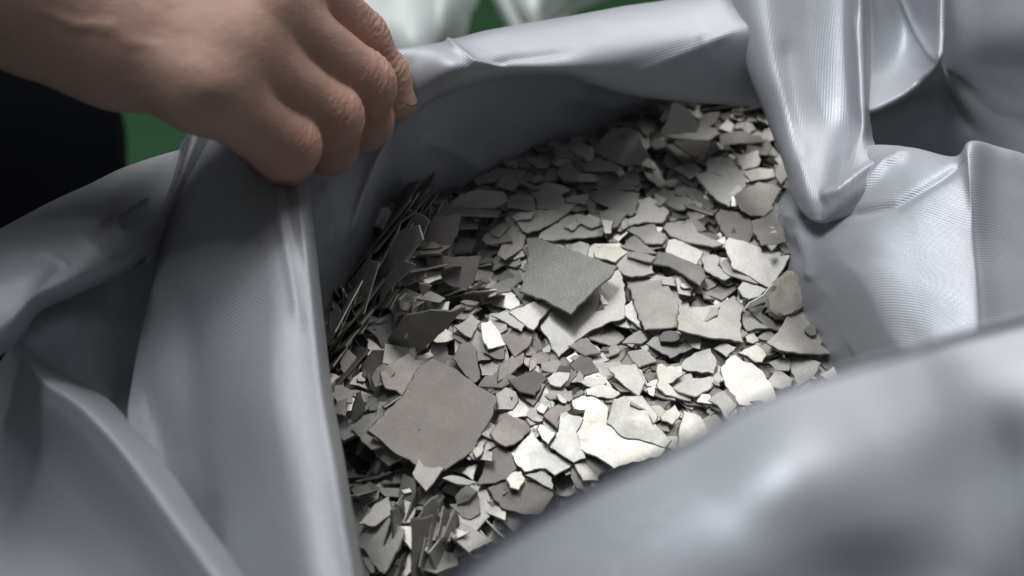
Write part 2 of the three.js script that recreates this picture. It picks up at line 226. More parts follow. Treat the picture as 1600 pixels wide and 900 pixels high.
// ------------------------------------------------------------------ metal flakes
const grainTex = dataTexture(512, (u, v) => { const a = tiled(u, v, 60, 1.1, 2), b = tiled(u, v, 9, 5.5, 4), c = fbm(Math.cos(2 * Math.PI * v) * 3, Math.sin(2 * Math.PI * v) * 3, 7 + 3 * Math.sin(2 * Math.PI * (v * 19 + Math.round(40 * v)))); const k = 0.82 + 0.15 * a + 0.2 * b + 0.06 * c; return [k, k * 0.995, k * 0.985]; });
const pitTex = dataTexture(512, (u, v) => { const a = tiled(u, v, 90, 8.1, 2), b = tiled(u, v, 10, 6.5, 4), s = Math.max(0, a - 0.24) * 3.5; const k = 0.52 + 0.14 * b + 0.16 * a + 1.1 * s; return [k, k, k * 0.97]; });
const roughTex = dataTexture(256, (u, v) => { const b = tiled(u, v, 7, 3.5, 4), a = tiled(u, v, 40, 2.5, 2); return 0.86 + 0.24 * b + 0.1 * a; });
function flakeMat(r, g, b, rough, metal, tex = grainTex, bump = 0.00006) {
  return new THREE.MeshStandardMaterial({ color: new THREE.Color(r, g, b), map: tex, roughness: rough, roughnessMap: roughTex, metalness: metal, bumpMap: tex, bumpScale: bump });
}
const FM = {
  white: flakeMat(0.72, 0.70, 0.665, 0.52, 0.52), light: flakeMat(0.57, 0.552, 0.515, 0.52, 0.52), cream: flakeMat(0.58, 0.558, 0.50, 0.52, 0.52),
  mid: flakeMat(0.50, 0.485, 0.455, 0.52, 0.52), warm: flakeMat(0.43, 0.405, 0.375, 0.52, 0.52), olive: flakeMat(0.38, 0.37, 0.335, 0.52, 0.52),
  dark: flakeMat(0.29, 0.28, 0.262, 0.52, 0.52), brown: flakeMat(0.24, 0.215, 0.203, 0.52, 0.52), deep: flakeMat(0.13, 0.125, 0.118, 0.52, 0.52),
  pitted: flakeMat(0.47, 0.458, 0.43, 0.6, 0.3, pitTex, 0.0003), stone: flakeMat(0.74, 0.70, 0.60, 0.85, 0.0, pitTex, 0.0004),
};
// the level that the heap has reached, on a 1 mm grid over x -0.16..0.18, z -0.26..0.16
const GX = 340, GZ = 420, X0 = -0.16, Z0 = -0.26, CELL = 0.001, level = new Float32Array(GX * GZ);
const baseY = (x, z) => { const l = Math.max(0, (-0.045 - x - 0.1 * z) / 0.05); return -0.011 - 0.008 * Math.min(1, l) ** 1.5 - 0.28 * Math.max(0, 0.7 * (z - x) - 0.004) + 0.006 * noise.noise(x * 18, z * 18, 1.5) + 0.006 * Math.max(0, (-z - 0.07) / 0.08); };
for (let j = 0; j < GZ; j++) for (let i = 0; i < GX; i++) level[j * GX + i] = baseY(X0 + i * CELL, Z0 + j * CELL);
const lev = (x, z) => level[Math.max(0, Math.min(GZ - 1, Math.round((z - Z0) / CELL))) * GX + Math.max(0, Math.min(GX - 1, Math.round((x - X0) / CELL)))];
function inside(poly, x, y) { let c = false; for (let i = 0, j = poly.length - 1; i < poly.length; j = i++) { const [a, b] = poly[i], [p, q] = poly[j]; if ((b > y) !== (q > y) && x < (p - a) * (y - b) / (q - b) + a) c = !c; } return c; }
function cells(foot) {                                        // grid cells under a footprint [[x, z], ...]
  let a = 1e9, b = -1e9, c = 1e9, d = -1e9; for (const [x, z] of foot) { a = Math.min(a, x); b = Math.max(b, x); c = Math.min(c, z); d = Math.max(d, z); }
  const out = []; for (let j = Math.max(0, Math.floor((c - Z0) / CELL)); j <= Math.min(GZ - 1, Math.ceil((d - Z0) / CELL)); j++) for (let i = Math.max(0, Math.floor((a - X0) / CELL)); i <= Math.min(GX - 1, Math.ceil((b - X0) / CELL)); i++) if (inside(foot, X0 + i * CELL, Z0 + j * CELL)) out.push(j * GX + i);
  return out;
}
// lets a plate with this footprint down on the heap: returns [slope x, slope z, height at 0, 0]
function settle(foot, most, extra = [0, 0], give = 0.86) {
  const k = cells(foot); let n = k.length; if (n < 3) { const x = foot[0][0], z = foot[0][1]; return { plane: [0, 0, lev(x, z) + 0.0004], k }; }
  let sx = 0, sz = 0, sy = 0; for (const q of k) { sx += q % GX; sz += (q / GX) | 0; sy += level[q]; } sx /= n; sz /= n; sy /= n;
  let xx = 1e-3, zz = 1e-3, xz = 0, xy = 0, zy = 0;
  for (const q of k) { const x = q % GX - sx, z = ((q / GX) | 0) - sz, y = level[q] - sy; xx += x * x; zz += z * z; xz += x * z; xy += x * y; zy += z * y; }
  const det = xx * zz - xz * xz + 1e-6; let a = (xy * zz - zy * xz) / det / CELL, b = (zy * xx - xy * xz) / det / CELL; const m = Math.hypot(a, b); if (m > most) { a *= most / m; b *= most / m; } a += extra[0]; b += extra[1];
  const rest = k.map((q) => level[q] - a * (X0 + (q % GX) * CELL) - b * (Z0 + ((q / GX) | 0) * CELL)).sort((p, q) => p - q);
  return { plane: [a, b, rest[Math.floor((rest.length - 1) * give)] + 0.0002], k };
}
function raise(k, [a, b, c], t) { for (const q of k) level[q] = Math.max(level[q], a * (X0 + (q % GX) * CELL) + b * (Z0 + ((q / GX) | 0) * CELL) + c + t); }
// a thin broken plate from an outline in its own plane, with jagged edges, chamfers and a slight bend
function plateGeometry(outline, t, { step = 0, jag = 0, sub = 0, bend = 0, dir = 0, seed = 1 } = {}) {
  const r = rng(seed); let o = outline.map(([x, y]) => new THREE.Vector2(x, y)); if (THREE.ShapeUtils.area(o) < 0) o.reverse();
  if (step) { const p = []; o.forEach((a, i) => { const b = o[(i + 1) % o.length], n = Math.max(1, Math.round(a.distanceTo(b) / step)); for (let k = 0; k < n; k++) { const q = a.clone().lerp(b, k / n); if (k) { const d = b.clone().sub(a).normalize(); q.x += d.y * (r() - 0.5) * 2 * jag; q.y -= d.x * (r() - 0.5) * 2 * jag; } else { q.x += (r() - 0.5) * jag; q.y += (r() - 0.5) * jag; } p.push(q); } }); o = p; }
  const n = o.length, bev = Math.min(t * 0.32, 0.00022), inner = o.map((p, i) => { const a = o[(i + n - 1) % n], b = o[(i + 1) % n], d = a.clone().sub(p).normalize(), e = b.clone().sub(p).normalize(), m = V(d.y - e.y, e.x - d.x, 0); const l = Math.hypot(m.x, m.y) || 1; return new THREE.Vector2(p.x + m.x / l * bev, p.y + m.y / l * bev); });
  let tri = THREE.ShapeUtils.triangulateShape(inner, []), pts = inner.slice();
  for (let s = 0; s < sub; s++) { const mid = new Map(), out = [], M = (a, b) => { const k = a < b ? a * 1e6 + b : b * 1e6 + a; if (!mid.has(k)) { mid.set(k, pts.length); pts.push(pts[a].clone().add(pts[b]).multiplyScalar(0.5)); } return mid.get(k); };
    // interior edges only: the rim keeps its points, so the chamfer ring still fits
    const rim = (a, b) => a < n && b < n && ((a + 1) % n === b || (b + 1) % n === a);
    for (const [a, b, c] of tri) { const E = [[a, b, c], [b, c, a], [c, a, b]], cut = E.map(([p, q]) => !rim(p, q)); const k = cut.filter(Boolean).length;
      if (k === 3) { const x = M(a, b), y = M(b, c), z = M(c, a); out.push([a, x, z], [x, b, y], [z, y, c], [x, y, z]); }
      else if (k === 2) { const i = cut.indexOf(false), [p, q, w] = E[i], x = M(q, w), y = M(w, p); out.push([p, q, x], [p, x, y], [y, x, w]); }
      else if (k === 1) { const i = cut.indexOf(true), [p, q, w] = E[i], x = M(p, q); out.push([p, x, w], [x, q, w]); } else out.push([a, b, c]); } tri = out; }
  const h = t / 2, cd = Math.cos(dir), sd = Math.sin(dir), lift = (x, y) => bend * (x * cd + y * sd) ** 2, f = [];
  const put = (p, y) => [p.x, y + lift(p.x, p.y), -p.y];
  for (const [a, b, c] of tri) { f.push(put(pts[a], h), put(pts[b], h), put(pts[c], h)); f.push(put(pts[a], -h), put(pts[c], -h), put(pts[b], -h)); }
  for (let i = 0; i < n; i++) { const j = (i + 1) % n, a = inner[i], b = inner[j], c = o[i], d = o[j], y = h - bev;
    f.push(put(a, h), put(c, y), put(d, y), put(a, h), put(d, y), put(b, h)); f.push(put(c, y), put(c, -y), put(d, -y), put(c, y), put(d, -y), put(d, y)); f.push(put(c, -y), put(a, -h), put(b, -h), put(c, -y), put(b, -h), put(d, -y)); }
  const g = new THREE.BufferGeometry(), q = r() * 9, w = r() * 6.28, ca = Math.cos(w) / 0.055, sa = Math.sin(w) / 0.055;
  g.setAttribute('position', new THREE.Float32BufferAttribute(f.flat(), 3)); g.setAttribute('uv', new THREE.Float32BufferAttribute(f.flatMap(([x, , z]) => [x * ca - z * sa + q, x * sa + z * ca + q * 1.7]), 2));
  return toCreasedNormals(g, 0.5);
}
// shared outlines for the many small flakes
function randomOutline(r, s) { const n = 4 + Math.floor(r() * 4), p = []; let a = r() * 6.28; const e = 0.5 + r() * 0.45, w = r() * 3.14; for (let i = 0; i < n; i++) { a += 6.283 / n * (0.6 + 0.8 * r()) * (n / (n + 0.2)); const d = s * (0.62 + 0.42 * r()), x = Math.cos(6.283 * (i + 0.7 * r()) / n) * d, y = Math.sin(6.283 * (i + 0.7 * r()) / n) * d * e; p.push([x * Math.cos(w) - y * Math.sin(w), x * Math.sin(w) + y * Math.cos(w)]); }
  const c = p.map((q) => q).sort((u, v) => Math.atan2(u[1], u[0]) - Math.atan2(v[1], v[0])); return c; }
const VAR = []; { const r = rng(5); for (let i = 0; i < 44; i++) { const s = 1, o = randomOutline(r, s); VAR.push({ o, g: null, seed: 100 + i, bend: (r() - 0.3) * 0.25, dir: r() * 3 }); } }
for (const v of VAR) { v.g = plateGeometry(v.o.map(([x, y]) => [x * 0.008, y * 0.008]), 0.00055, { step: 0.0035, jag: 0.00032, seed: v.seed, bend: v.bend * 40, dir: v.dir }); }
const flakes = [];                                            // { mesh, top: world outline for the count of what shows, hero }
function orient(mesh, n, yaw, p) { const e = V(Math.cos(yaw), 0, -Math.sin(yaw)); e.addScaledVector(n, -e.dot(n)).normalize(); const w = V().crossVectors(e, n).normalize(); mesh.quaternion.setFromRotationMatrix(new THREE.Matrix4().makeBasis(e, n, w)); mesh.position.copy(p); }
function smallFlake(x, z, size, matName, r, most, wild, fixed) {
  const v = VAR[Math.floor(r() * VAR.length)], k = size / 0.008, yaw = r() * 6.283, c = Math.cos(yaw), s = Math.sin(yaw), thin = Math.min(1.3, 0.75 + 0.3 * r() + 0.1 * k) / k;
  const mesh = new THREE.Mesh(v.g, FM[matName]); mesh.scale.set(k, k * thin, k);
  if (fixed) { if (fixed.long) mesh.scale.x *= fixed.long; orient(mesh, fixed.n, fixed.yaw ?? yaw, V(x, fixed.y, z)); }
  else {
    const foot = v.o.map(([a, b]) => [x + size * (a * c - b * s), z - size * (a * s + b * c)]), st = settle(foot, most, [(r() - 0.5) * wild, (r() - 0.5) * wild]), [a, b, h] = st.plane, t = 0.00055 * k * thin;
    raise(st.k, st.plane, t); orient(mesh, V(-a, 1, -b).normalize(), yaw, V(x, a * x + b * z + h + t / 2, z));
  }
  mesh.updateMatrixWorld(); flakes.push({ mesh, stand: !!fixed, chip: size < 0.0035 && !fixed, top: v.o.map(([a, b]) => V(a * 0.008, 0.0003, -b * 0.008).applyMatrix4(mesh.matrixWorld)) }); return mesh;
}
const opening = [[470, 560], [500, 470], [560, 390], [640, 310], [800, 250], [900, 200], [1000, 160], [1220, 130], [1260, 300], [1300, 430], [1370, 560], [1320, 640], [1100, 740], [900, 860], [760, 960], [520, 960], [500, 740]].map(([x, y]) => { const q = ray(x, y); const k = -EYE.y / q.y; return [EYE.x + q.x * k, EYE.z + q.z * k]; });
const pick = (r, ...w) => { let t = 0; for (let i = 1; i < w.length; i += 2) t += w[i]; let u = r() * t; for (let i = 0; i < w.length; i += 2) if ((u -= w[i + 1]) < 0) return w[i]; return w[0]; };
const anyTone = (r) => pick(r, 'light', 3, 'mid', 6, 'warm', 3.5, 'dark', 1.4, 'brown', 1.6, 'white', 0.4, 'cream', 1.2, 'olive', 0.9);
{ // the heap itself: layer on layer of small flakes, tones mixed
  const r = rng(77); let n = 0;
  for (let q = 0; q < 12000 && n < 2700; q++) {
    const x = X0 + r() * GX * CELL, z = Z0 + r() * GZ * CELL; if (!inside(opening, x, z)) continue; n++;
    const [px, py] = project(V(x, 0, z)), leftness = Math.max(0, Math.min(1, (820 - px + 0.25 * (py - 450)) / 220)), size = (n < 1200 ? 0.006 + 0.010 * r() * r() : 0.0036 + 0.0065 * r() * r()) * (leftness > 0.6 ? 1.25 : 1);
    const m = anyTone(r);
    smallFlake(x, z, size, m, r, 0.3, leftness > 0.5 ? 0.45 : 0.16);
  }
}
// flakes stuck on edge in the gaps: [place in the photograph, spread, how many, direction the flat side faces, size]
const face = (x, y, z) => V(x, y, z).normalize();
for (const [px, py, sx, sy, count, n, jit, size, seed] of [
  [545, 500, 28, 45, 24, face(0.85, 0.25, -0.3), 0.4, 0.010, 2], [720, 450, 60, 22, 26, face(-0.3, 0.75, -0.9), 0.35, 0.010, 3],
  [560, 735, 28, 30, 24, face(-0.15, 0.8, -0.75), 0.4, 0.010, 4], [660, 835, 55, 40, 28, face(0.9, 0.25, 0.25), 0.4, 0.012, 5], [640, 530, 30, 25, 12, face(0.7, 0.3, 0.4), 0.5, 0.010, 6], [1120, 178, 60, 14, 14, face(-0.4, 0.8, -0.9), 0.4, 0.014, 7], [745, 815, 35, 22, 10, face(0.6, 0.35, -0.5), 0.4, 0.011, 8],
]) { const r = rng(300 + seed); for (let i = 0; i < count; i++) { const q = ray(px + (r() - 0.5) * 2 * sx, py + (r() - 0.5) * 2 * sy), k = (-0.006 - EYE.y) / q.y, x = EYE.x + q.x * k, z = EYE.z + q.z * k;
  smallFlake(x, z, size * (0.6 + 0.7 * r()), anyTone(r), r, 0, 0, { n: n.clone().add(V((r() - 0.5) * jit, (r() - 0.5) * jit, (r() - 0.5) * jit)).normalize(), y: lev(x, z) - size * (0.55 - 0.45 * r()) }); } }
{ // plates stacked tightly on edge along the foot of the wall
  const r = rng(411), n0 = face(-0.66, 0.6, -0.16);
  for (let i = 0; i < 64; i++) { const u = r(), q = ray(508 + 150 * u + (r() - 0.5) * 26, 545 - 205 * u + (r() - 0.3) * 50 + 20 * r()), k = (-0.004 - EYE.y) / q.y, x = EYE.x + q.x * k, z = EYE.z + q.z * k, s = 0.008 + 0.009 * r();
    const m = smallFlake(x, z, s, anyTone(r), r, 0, 0, { n: n0.clone().add(V((r() - 0.5) * 0.45, (r() - 0.5) * 0.4, (r() - 0.5) * 0.45)).normalize(), y: lev(x, z) + s * (0.35 * r() - 0.2), yaw: 1.15 + (r() - 0.5) * 0.5, long: 1.35 }); } }
// the larger flakes, each with its own outline
const heroes = [], covered = new Uint8Array(GX * GZ);
function hero(label, mat, pts, o = {}) {
  const c = pts.reduce((s, p) => [s[0] + p[0] / pts.length, s[1] + p[1] / pts.length], [0, 0]), t = o.t ?? 0.0007;
  let n, p; const hit = (px, py) => { const q = ray(px, py), k = p.clone().sub(EYE).dot(n) / q.dot(n); return EYE.clone().addScaledVector(q, k); };
  { const q = ray(...c); let y = 0; for (let i = 0; i < 4; i++) { const k = (y - EYE.y) / q.y; p = EYE.clone().addScaledVector(q, k); y = lev(p.x, p.z); } }
  if (o.n) { n = face(...o.n); p.y += o.up ?? 0.003; { const q = ray(...c), k = (p.y - EYE.y) / q.y; p = EYE.clone().addScaledVector(q, k); } }
  else { n = V(0, 1, 0); for (let i = 0; i < 4; i++) { const st = settle(pts.map((q) => { const w = hit(...q); return [w.x, w.z]; }), o.most ?? 0.22, o.tilt ?? [0, 0], o.give ?? 0.84), [a, b, h] = st.plane; n = V(-a, 1, -b).normalize(); p = V(0, h + t / 2 + (o.up ?? 0), 0); if (i === 3) { raise(st.k, [a, b, h + (o.up ?? 0)], t); for (const q of st.k) covered[q] = 1; } } }
  const w = pts.map((q) => hit(...q)), mid = w.reduce((s, q) => s.add(q), V(0, 0, 0)).multiplyScalar(1 / w.length), e = V(1, 0, 0).addScaledVector(n, -n.x).normalize(), f = V().crossVectors(e, n).normalize();
  const flat = w.map((q) => { const d = q.clone().sub(mid); return [d.dot(e), -d.dot(f)]; });
  const g = o.lump ? lumpGeometry(flat, o.lump, heroes.length) : plateGeometry(flat, t, { step: o.step ?? 0.0016, jag: o.jag ?? 0.00036, sub: 2, bend: o.bend ?? ((heroes.length * 37) % 11 - 4) * 0.35, dir: o.dir ?? heroes.length, seed: 900 + heroes.length });
  const mesh = new THREE.Mesh(g, FM[mat]); mesh.quaternion.setFromRotationMatrix(new THREE.Matrix4().makeBasis(e, n, f)); mesh.position.copy(mid); mesh.updateMatrixWorld();
  flakes.push({ mesh, top: w, hero: label, category: o.category, outline: pts }); heroes.push(mesh);
}
function lumpGeometry(flat, height, seed) {                    // a small stone: its outline drawn in towards a bumpy top
  const g0 = new THREE.SphereGeometry(1, 22, 14), p = g0.attributes.position, o = flat.map(([x, y]) => [Math.atan2(y, x), Math.hypot(x, y)]).sort((a, b) => a[0] - b[0]);
  const rad = (a) => { for (let i = 0; i < o.length; i++) { const [b, r] = o[i], [c0, s] = o[(i + 1) % o.length], c = i + 1 < o.length ? c0 : c0 + 6.2832; for (const aa of [a, a + 6.2832]) if (aa >= b && aa <= c) return r + (s - r) * (aa - b) / (c - b || 1); } return o[0][1]; };
  for (let i = 0; i < p.count; i++) { const x = p.getX(i), y = p.getY(i), z = p.getZ(i), a = Math.atan2(-z, x), m = Math.hypot(x, z) ** 0.6, k = rad(a) * m * (1 + 0.1 * noise.noise(x * 2.5, y * 2.5, z * 2.5 + seed)); p.setXYZ(i, Math.cos(a) * k, height * (Math.sign(y) * Math.abs(y) ** 0.8 + 0.35 * noise.noise(x * 2, z * 2, seed)), -Math.sin(a) * k); }
  return toCreasedNormals(g0.toNonIndexed(), 0.55);
}
const Z = (ox, oy, s) => (...a) => a.map(([x, y]) => [ox + x / s, oy + y / s]);
const A = Z(760, 280, 3.75), B = Z(480, 280, 3.75), C = Z(1000, 280, 3.75), D = Z(1000, 140, 4.5), F = Z(800, 480, 3.75), G = Z(500, 480, 3.75), I = Z(520, 660, 3.75), J = Z(740, 600, 3.75), K = Z(1060, 450, 3.75), E = Z(760, 170, 3.913);
// far side of the heap
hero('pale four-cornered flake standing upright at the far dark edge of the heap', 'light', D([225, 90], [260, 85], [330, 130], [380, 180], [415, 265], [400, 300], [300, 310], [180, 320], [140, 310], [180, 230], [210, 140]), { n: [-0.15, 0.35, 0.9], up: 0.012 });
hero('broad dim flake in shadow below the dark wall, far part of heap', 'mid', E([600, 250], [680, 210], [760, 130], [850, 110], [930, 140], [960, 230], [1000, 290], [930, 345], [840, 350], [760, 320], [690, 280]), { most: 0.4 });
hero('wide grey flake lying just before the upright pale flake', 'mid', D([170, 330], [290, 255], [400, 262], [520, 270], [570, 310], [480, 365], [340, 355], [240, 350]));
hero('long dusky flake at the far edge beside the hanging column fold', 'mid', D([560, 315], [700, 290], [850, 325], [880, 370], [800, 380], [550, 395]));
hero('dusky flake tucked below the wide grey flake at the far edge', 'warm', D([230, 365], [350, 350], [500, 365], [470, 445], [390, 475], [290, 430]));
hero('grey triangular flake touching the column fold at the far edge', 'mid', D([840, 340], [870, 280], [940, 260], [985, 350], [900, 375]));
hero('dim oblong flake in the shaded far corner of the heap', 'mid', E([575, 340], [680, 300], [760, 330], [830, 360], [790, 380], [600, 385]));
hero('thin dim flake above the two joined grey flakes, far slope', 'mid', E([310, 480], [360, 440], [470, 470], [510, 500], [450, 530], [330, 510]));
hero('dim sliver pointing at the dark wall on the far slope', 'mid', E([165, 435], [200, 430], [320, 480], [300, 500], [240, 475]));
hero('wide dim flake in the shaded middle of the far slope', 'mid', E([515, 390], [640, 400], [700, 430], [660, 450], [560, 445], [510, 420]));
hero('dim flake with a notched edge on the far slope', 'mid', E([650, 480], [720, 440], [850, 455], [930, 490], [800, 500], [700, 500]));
hero('bright flake with a crumpled top edge near the column fold', 'light', D([465, 450], [480, 440], [510, 480], [600, 480], [640, 470], [700, 560], [570, 610], [470, 580]));
hero('light flake beside the small dark leaf-shaped flake at the column fold', 'light', D([650, 440], [700, 460], [760, 450], [830, 430], [850, 500], [830, 545], [720, 570], [690, 525]));
hero('pale strip-like flake lying between bright flakes under the column fold', 'light', D([725, 578], [830, 555], [935, 560], [950, 620], [830, 640], [770, 650]));
hero('small dark leaf-shaped flake close to the column fold', 'deep', D([835, 490], [850, 430], [930, 460], [975, 530], [930, 525]), { tilt: [0.2, 0.1] });
hero('light corner of a flake cut off by the column fold', 'light', D([935, 600], [960, 540], [1040, 510], [1060, 590], [990, 672]));
hero('grey pointed flake between dim slope and bright three-cornered flake', 'mid', D([235, 555], [330, 525], [400, 520], [440, 575], [390, 610], [350, 632]));
hero('large bright three-cornered flake, brightest on the far slope', 'light', D([380, 600], [470, 578], [570, 612], [640, 560], [710, 565], [740, 620], [750, 690], [720, 700], [660, 715], [630, 830], [545, 785], [490, 735], [440, 670]));
// two rows across the upper middle
hero('wide smooth grey flake in the upper middle with a notched lower edge', 'mid', A([590, 110], [640, 65], [760, 65], [900, 85], [890, 140], [880, 200], [850, 220], [740, 210], [640, 195], [580, 175], [680, 190], [720, 170]));
hero('grey flake with two lower points, next to the wide smooth flake', 'mid', A([890, 140], [950, 105], [1000, 130], [1070, 190], [1050, 240], [1030, 262], [940, 255], [870, 268], [800, 300], [785, 285], [790, 250], [860, 225], [890, 200]));
hero('dusky trapezoid flake, first of the two joined ones', 'mid', A([120, 125], [160, 95], [270, 90], [290, 150], [285, 180], [370, 185], [365, 194], [250, 187], [118, 165]));
hero('dusky trapezoid flake, second of the two joined ones', 'mid', A([270, 85], [340, 68], [450, 98], [460, 160], [430, 182], [330, 177], [285, 175], [292, 140]));
hero('narrow dim flake between the joined trapezoids and the wide flake', 'mid', A([455, 125], [500, 95], [600, 90], [590, 150], [470, 140]));
hero('light grey fin-shaped flake with a curved lower edge', 'mid', A([145, 215], [200, 195], [300, 190], [420, 172], [460, 140], [525, 150], [450, 225], [380, 268], [300, 302], [240, 320], [210, 305], [175, 255]));
hero('small flake lying on the fin-shaped flake', 'mid', A([145, 225], [190, 195], [290, 190], [265, 235], [170, 248]));
hero('long grey flake behind the pitted dark flake, straight lower edge', 'mid', A([480, 215], [560, 205], [680, 235], [690, 290], [680, 335], [560, 352], [420, 362], [340, 362], [300, 350], [310, 320], [380, 275]));
hero('small bent flake resting on the long grey flake', 'mid', A([530, 240], [600, 205], [665, 228], [665, 275], [615, 292], [540, 258]));
hero('tiny square flake resting on the long grey flake', 'mid', A([455, 282], [515, 245], [555, 265], [500, 306]));
hero('grey block-shaped flake beside the long grey flake', 'warm', A([670, 240], [745, 245], [735, 320], [690, 322]));
hero('light many-cornered flake in the upper middle', 'light', A([815, 300], [860, 280], [960, 280], [1040, 320], [1055, 350], [1030, 385], [930, 382], [880, 332]));
hero('pale rough flake below the many-cornered light flake', 'light', A([785, 400], [820, 370], [870, 325], [900, 355], [930, 388], [1005, 440], [900, 432]));
hero('pale scraped flake behind the top corner of the pitted flake', 'cream', A([630, 430], [680, 388], [780, 400], [832, 430], [800, 455], [755, 492], [700, 475], [640, 462]));
hero('grey flake touching the far corner of the pitted flake', 'mid', A([738, 490], [820, 428], [900, 470], [960, 490], [985, 555], [850, 578], [800, 562]));
hero('narrow grey flake lying over the pale scraped flake', 'mid', A([818, 428], [880, 425], [1000, 460], [965, 492], [830, 458]));
// side by the column and the stone
hero('warm grey five-cornered flake lying against the column fold', 'warm', C([550, 100], [600, 60], [700, 20], [780, 30], [830, 60], [790, 120], [765, 190], [730, 220], [650, 215], [600, 190], [560, 130]));
hero('light grey flake with jagged tip on the far slope', 'mid', C([70, 90], [120, 65], [200, 70], [300, 120], [330, 150], [262, 155], [270, 180], [220, 184], [170, 165], [130, 120]));
hero('long folded light flake above the hollow', 'mid', C([200, 65], [250, 40], [330, 60], [400, 100], [455, 140], [410, 190], [340, 140], [280, 100], [210, 90]));
hero('thin curled light flake at the rim of the hollow', 'mid', C([255, 155], [310, 150], [400, 190], [460, 175], [430, 214], [350, 192]));
hero('warm grey flake above the large light kite-shaped flake', 'warm', C([440, 210], [470, 180], [560, 190], [650, 230], [665, 330], [640, 375], [560, 362], [500, 345], [470, 290]));
hero('warm grey flake half under the corner of the hanging fold', 'warm', C([650, 245], [740, 220], [800, 170], [860, 370], [785, 385], [710, 390], [670, 322], [655, 300]));
hero('grey curved flake below the hollow', 'mid', C([135, 290], [150, 260], [220, 250], [310, 250], [345, 320], [450, 360], [490, 385], [430, 402], [290, 378], [180, 340]));
hero('white chip under the warm grey flake by the wall', 'white', C([745, 392], [800, 385], [795, 405], [770, 420]));
hero('light slab under the edge of the kite-shaped flake', 'light', C([465, 500], [520, 450], [545, 530], [640, 575], [692, 617], [600, 592], [530, 572], [480, 540]));
hero('large light kite-shaped flake near the pale stone', 'light', C([495, 370], [520, 345], [600, 360], [750, 420], [810, 425], [880, 450], [840, 530], [800, 590], [745, 642], [640, 576], [545, 530], [520, 460], [490, 400]));
hero('grey wavy flake beside the curved dark strip', 'mid', C([355, 470], [420, 440], [470, 460], [460, 510], [530, 577], [500, 597], [430, 572], [385, 542]));
hero('light freckled flake above the curved dark strip', 'light', C([140, 400], [150, 355], [200, 348], [290, 388], [370, 430], [360, 462], [330, 507], [240, 472], [150, 432]));
hero('curved dark strip-like flake arching over its own shadow', 'dark', C([50, 490], [110, 428], [180, 440], [270, 478], [360, 510], [388, 570], [355, 632], [270, 572], [170, 512], [80, 497]), { bend: -7, dir: 0.5, up: 0.0012, t: 0.0009 });
hero('grey bent flake over the notch of the large light flake', 'mid', C([345, 645], [400, 640], [460, 610], [530, 583], [597, 605], [560, 650], [480, 717], [400, 682], [440, 705], [370, 705]));
hero('grey flake between bent flake and pale stone', 'mid', C([572, 642], [600, 600], [742, 645], [700, 690], [640, 707], [600, 692]));
hero('grey flake under the white blade by the stone', 'mid', C([588, 790], [620, 768], [680, 810], [752, 865], [700, 887], [620, 892], [600, 840]));
hero('dark narrow flake beneath the pale stone', 'mid', C([635, 770], [690, 770], [780, 830], [810, 890], [750, 868]));
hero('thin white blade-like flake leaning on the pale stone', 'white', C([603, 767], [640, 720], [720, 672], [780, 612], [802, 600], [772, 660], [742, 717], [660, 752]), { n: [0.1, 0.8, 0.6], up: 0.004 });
hero('pale yellowish stone-like lump among the flakes', 'stone', C([745, 730], [775, 660], [830, 572], [880, 530], [920, 570], [950, 650], [945, 760], [830, 822], [760, 790]), { lump: 0.0032, n: [-0.05, 0.9, 0.5], up: 0.004, category: 'stone lump' });
// around the pitted flake
hero('light grey flake with a hooked notch, right of the pitted one', 'light', [[976, 437], [1008, 432], [1038, 430], [1043, 445], [1055, 462], [1066, 472], [1066, 481], [1085, 480], [1110, 482], [1125, 480], [1122, 492], [1105, 503], [1080, 511], [1040, 514], [1006, 516], [997, 495], [990, 470]], { up: 0.0012 });
hero('grey flared flake under the hooked light flake', 'mid', K([0, 95], [60, 120], [150, 110], [250, 85], [325, 50], [385, 110], [365, 180], [365, 240], [380, 322], [300, 306], [150, 292], [-10, 252]));
hero('light dagger-shaped flake under the pitted dark flake', 'light', [[966, 420], [974, 432], [977, 465], [976, 498], [947, 507], [922, 518], [900, 534], [873, 559], [862, 545], [855, 528], [843, 512], [850, 490], [880, 455], [930, 430]]);
hero('narrow white flake wedged beside the hooked light flake', 'white', [[976, 478], [988, 470], [1003, 515], [985, 502], [976, 493]]);
hero('white flake, the upper of the pair beside the pitted one', 'white', A([35, 690], [75, 665], [140, 658], [225, 720], [230, 748], [150, 772], [90, 752], [33, 737]));
hero('light ragged flake above the pair of white ones', 'light', A([20, 640], [80, 600], [150, 580], [185, 555], [215, 592], [150, 640], [140, 658], [60, 672]));
hero('dull flake between the white pair and the pitted one', 'mid', A([140, 635], [205, 640], [205, 668], [305, 702], [280, 720], [225, 745], [185, 690]));
hero('white heart-shaped flake, the lower of the pair beside the pitted one', 'white', A([215, 750], [290, 712], [388, 740], [330, 812], [275, 887], [240, 877], [190, 832], [133, 787], [150, 768]), { up: 0.0008 });
hero('large dark pitted four-cornered flake lying on top in the middle', 'pitted', A([235, 350], [300, 352], [430, 395], [560, 440], [680, 490], [772, 520], [730, 580], [640, 650], [560, 730], [495, 795], [440, 770], [350, 720], [270, 690], [193, 665], [215, 610], [235, 520], [250, 440]), { t: 0.001, up: 0.0019, bend: 1.2, dir: 0.4, tilt: [0.06, 0.10] });
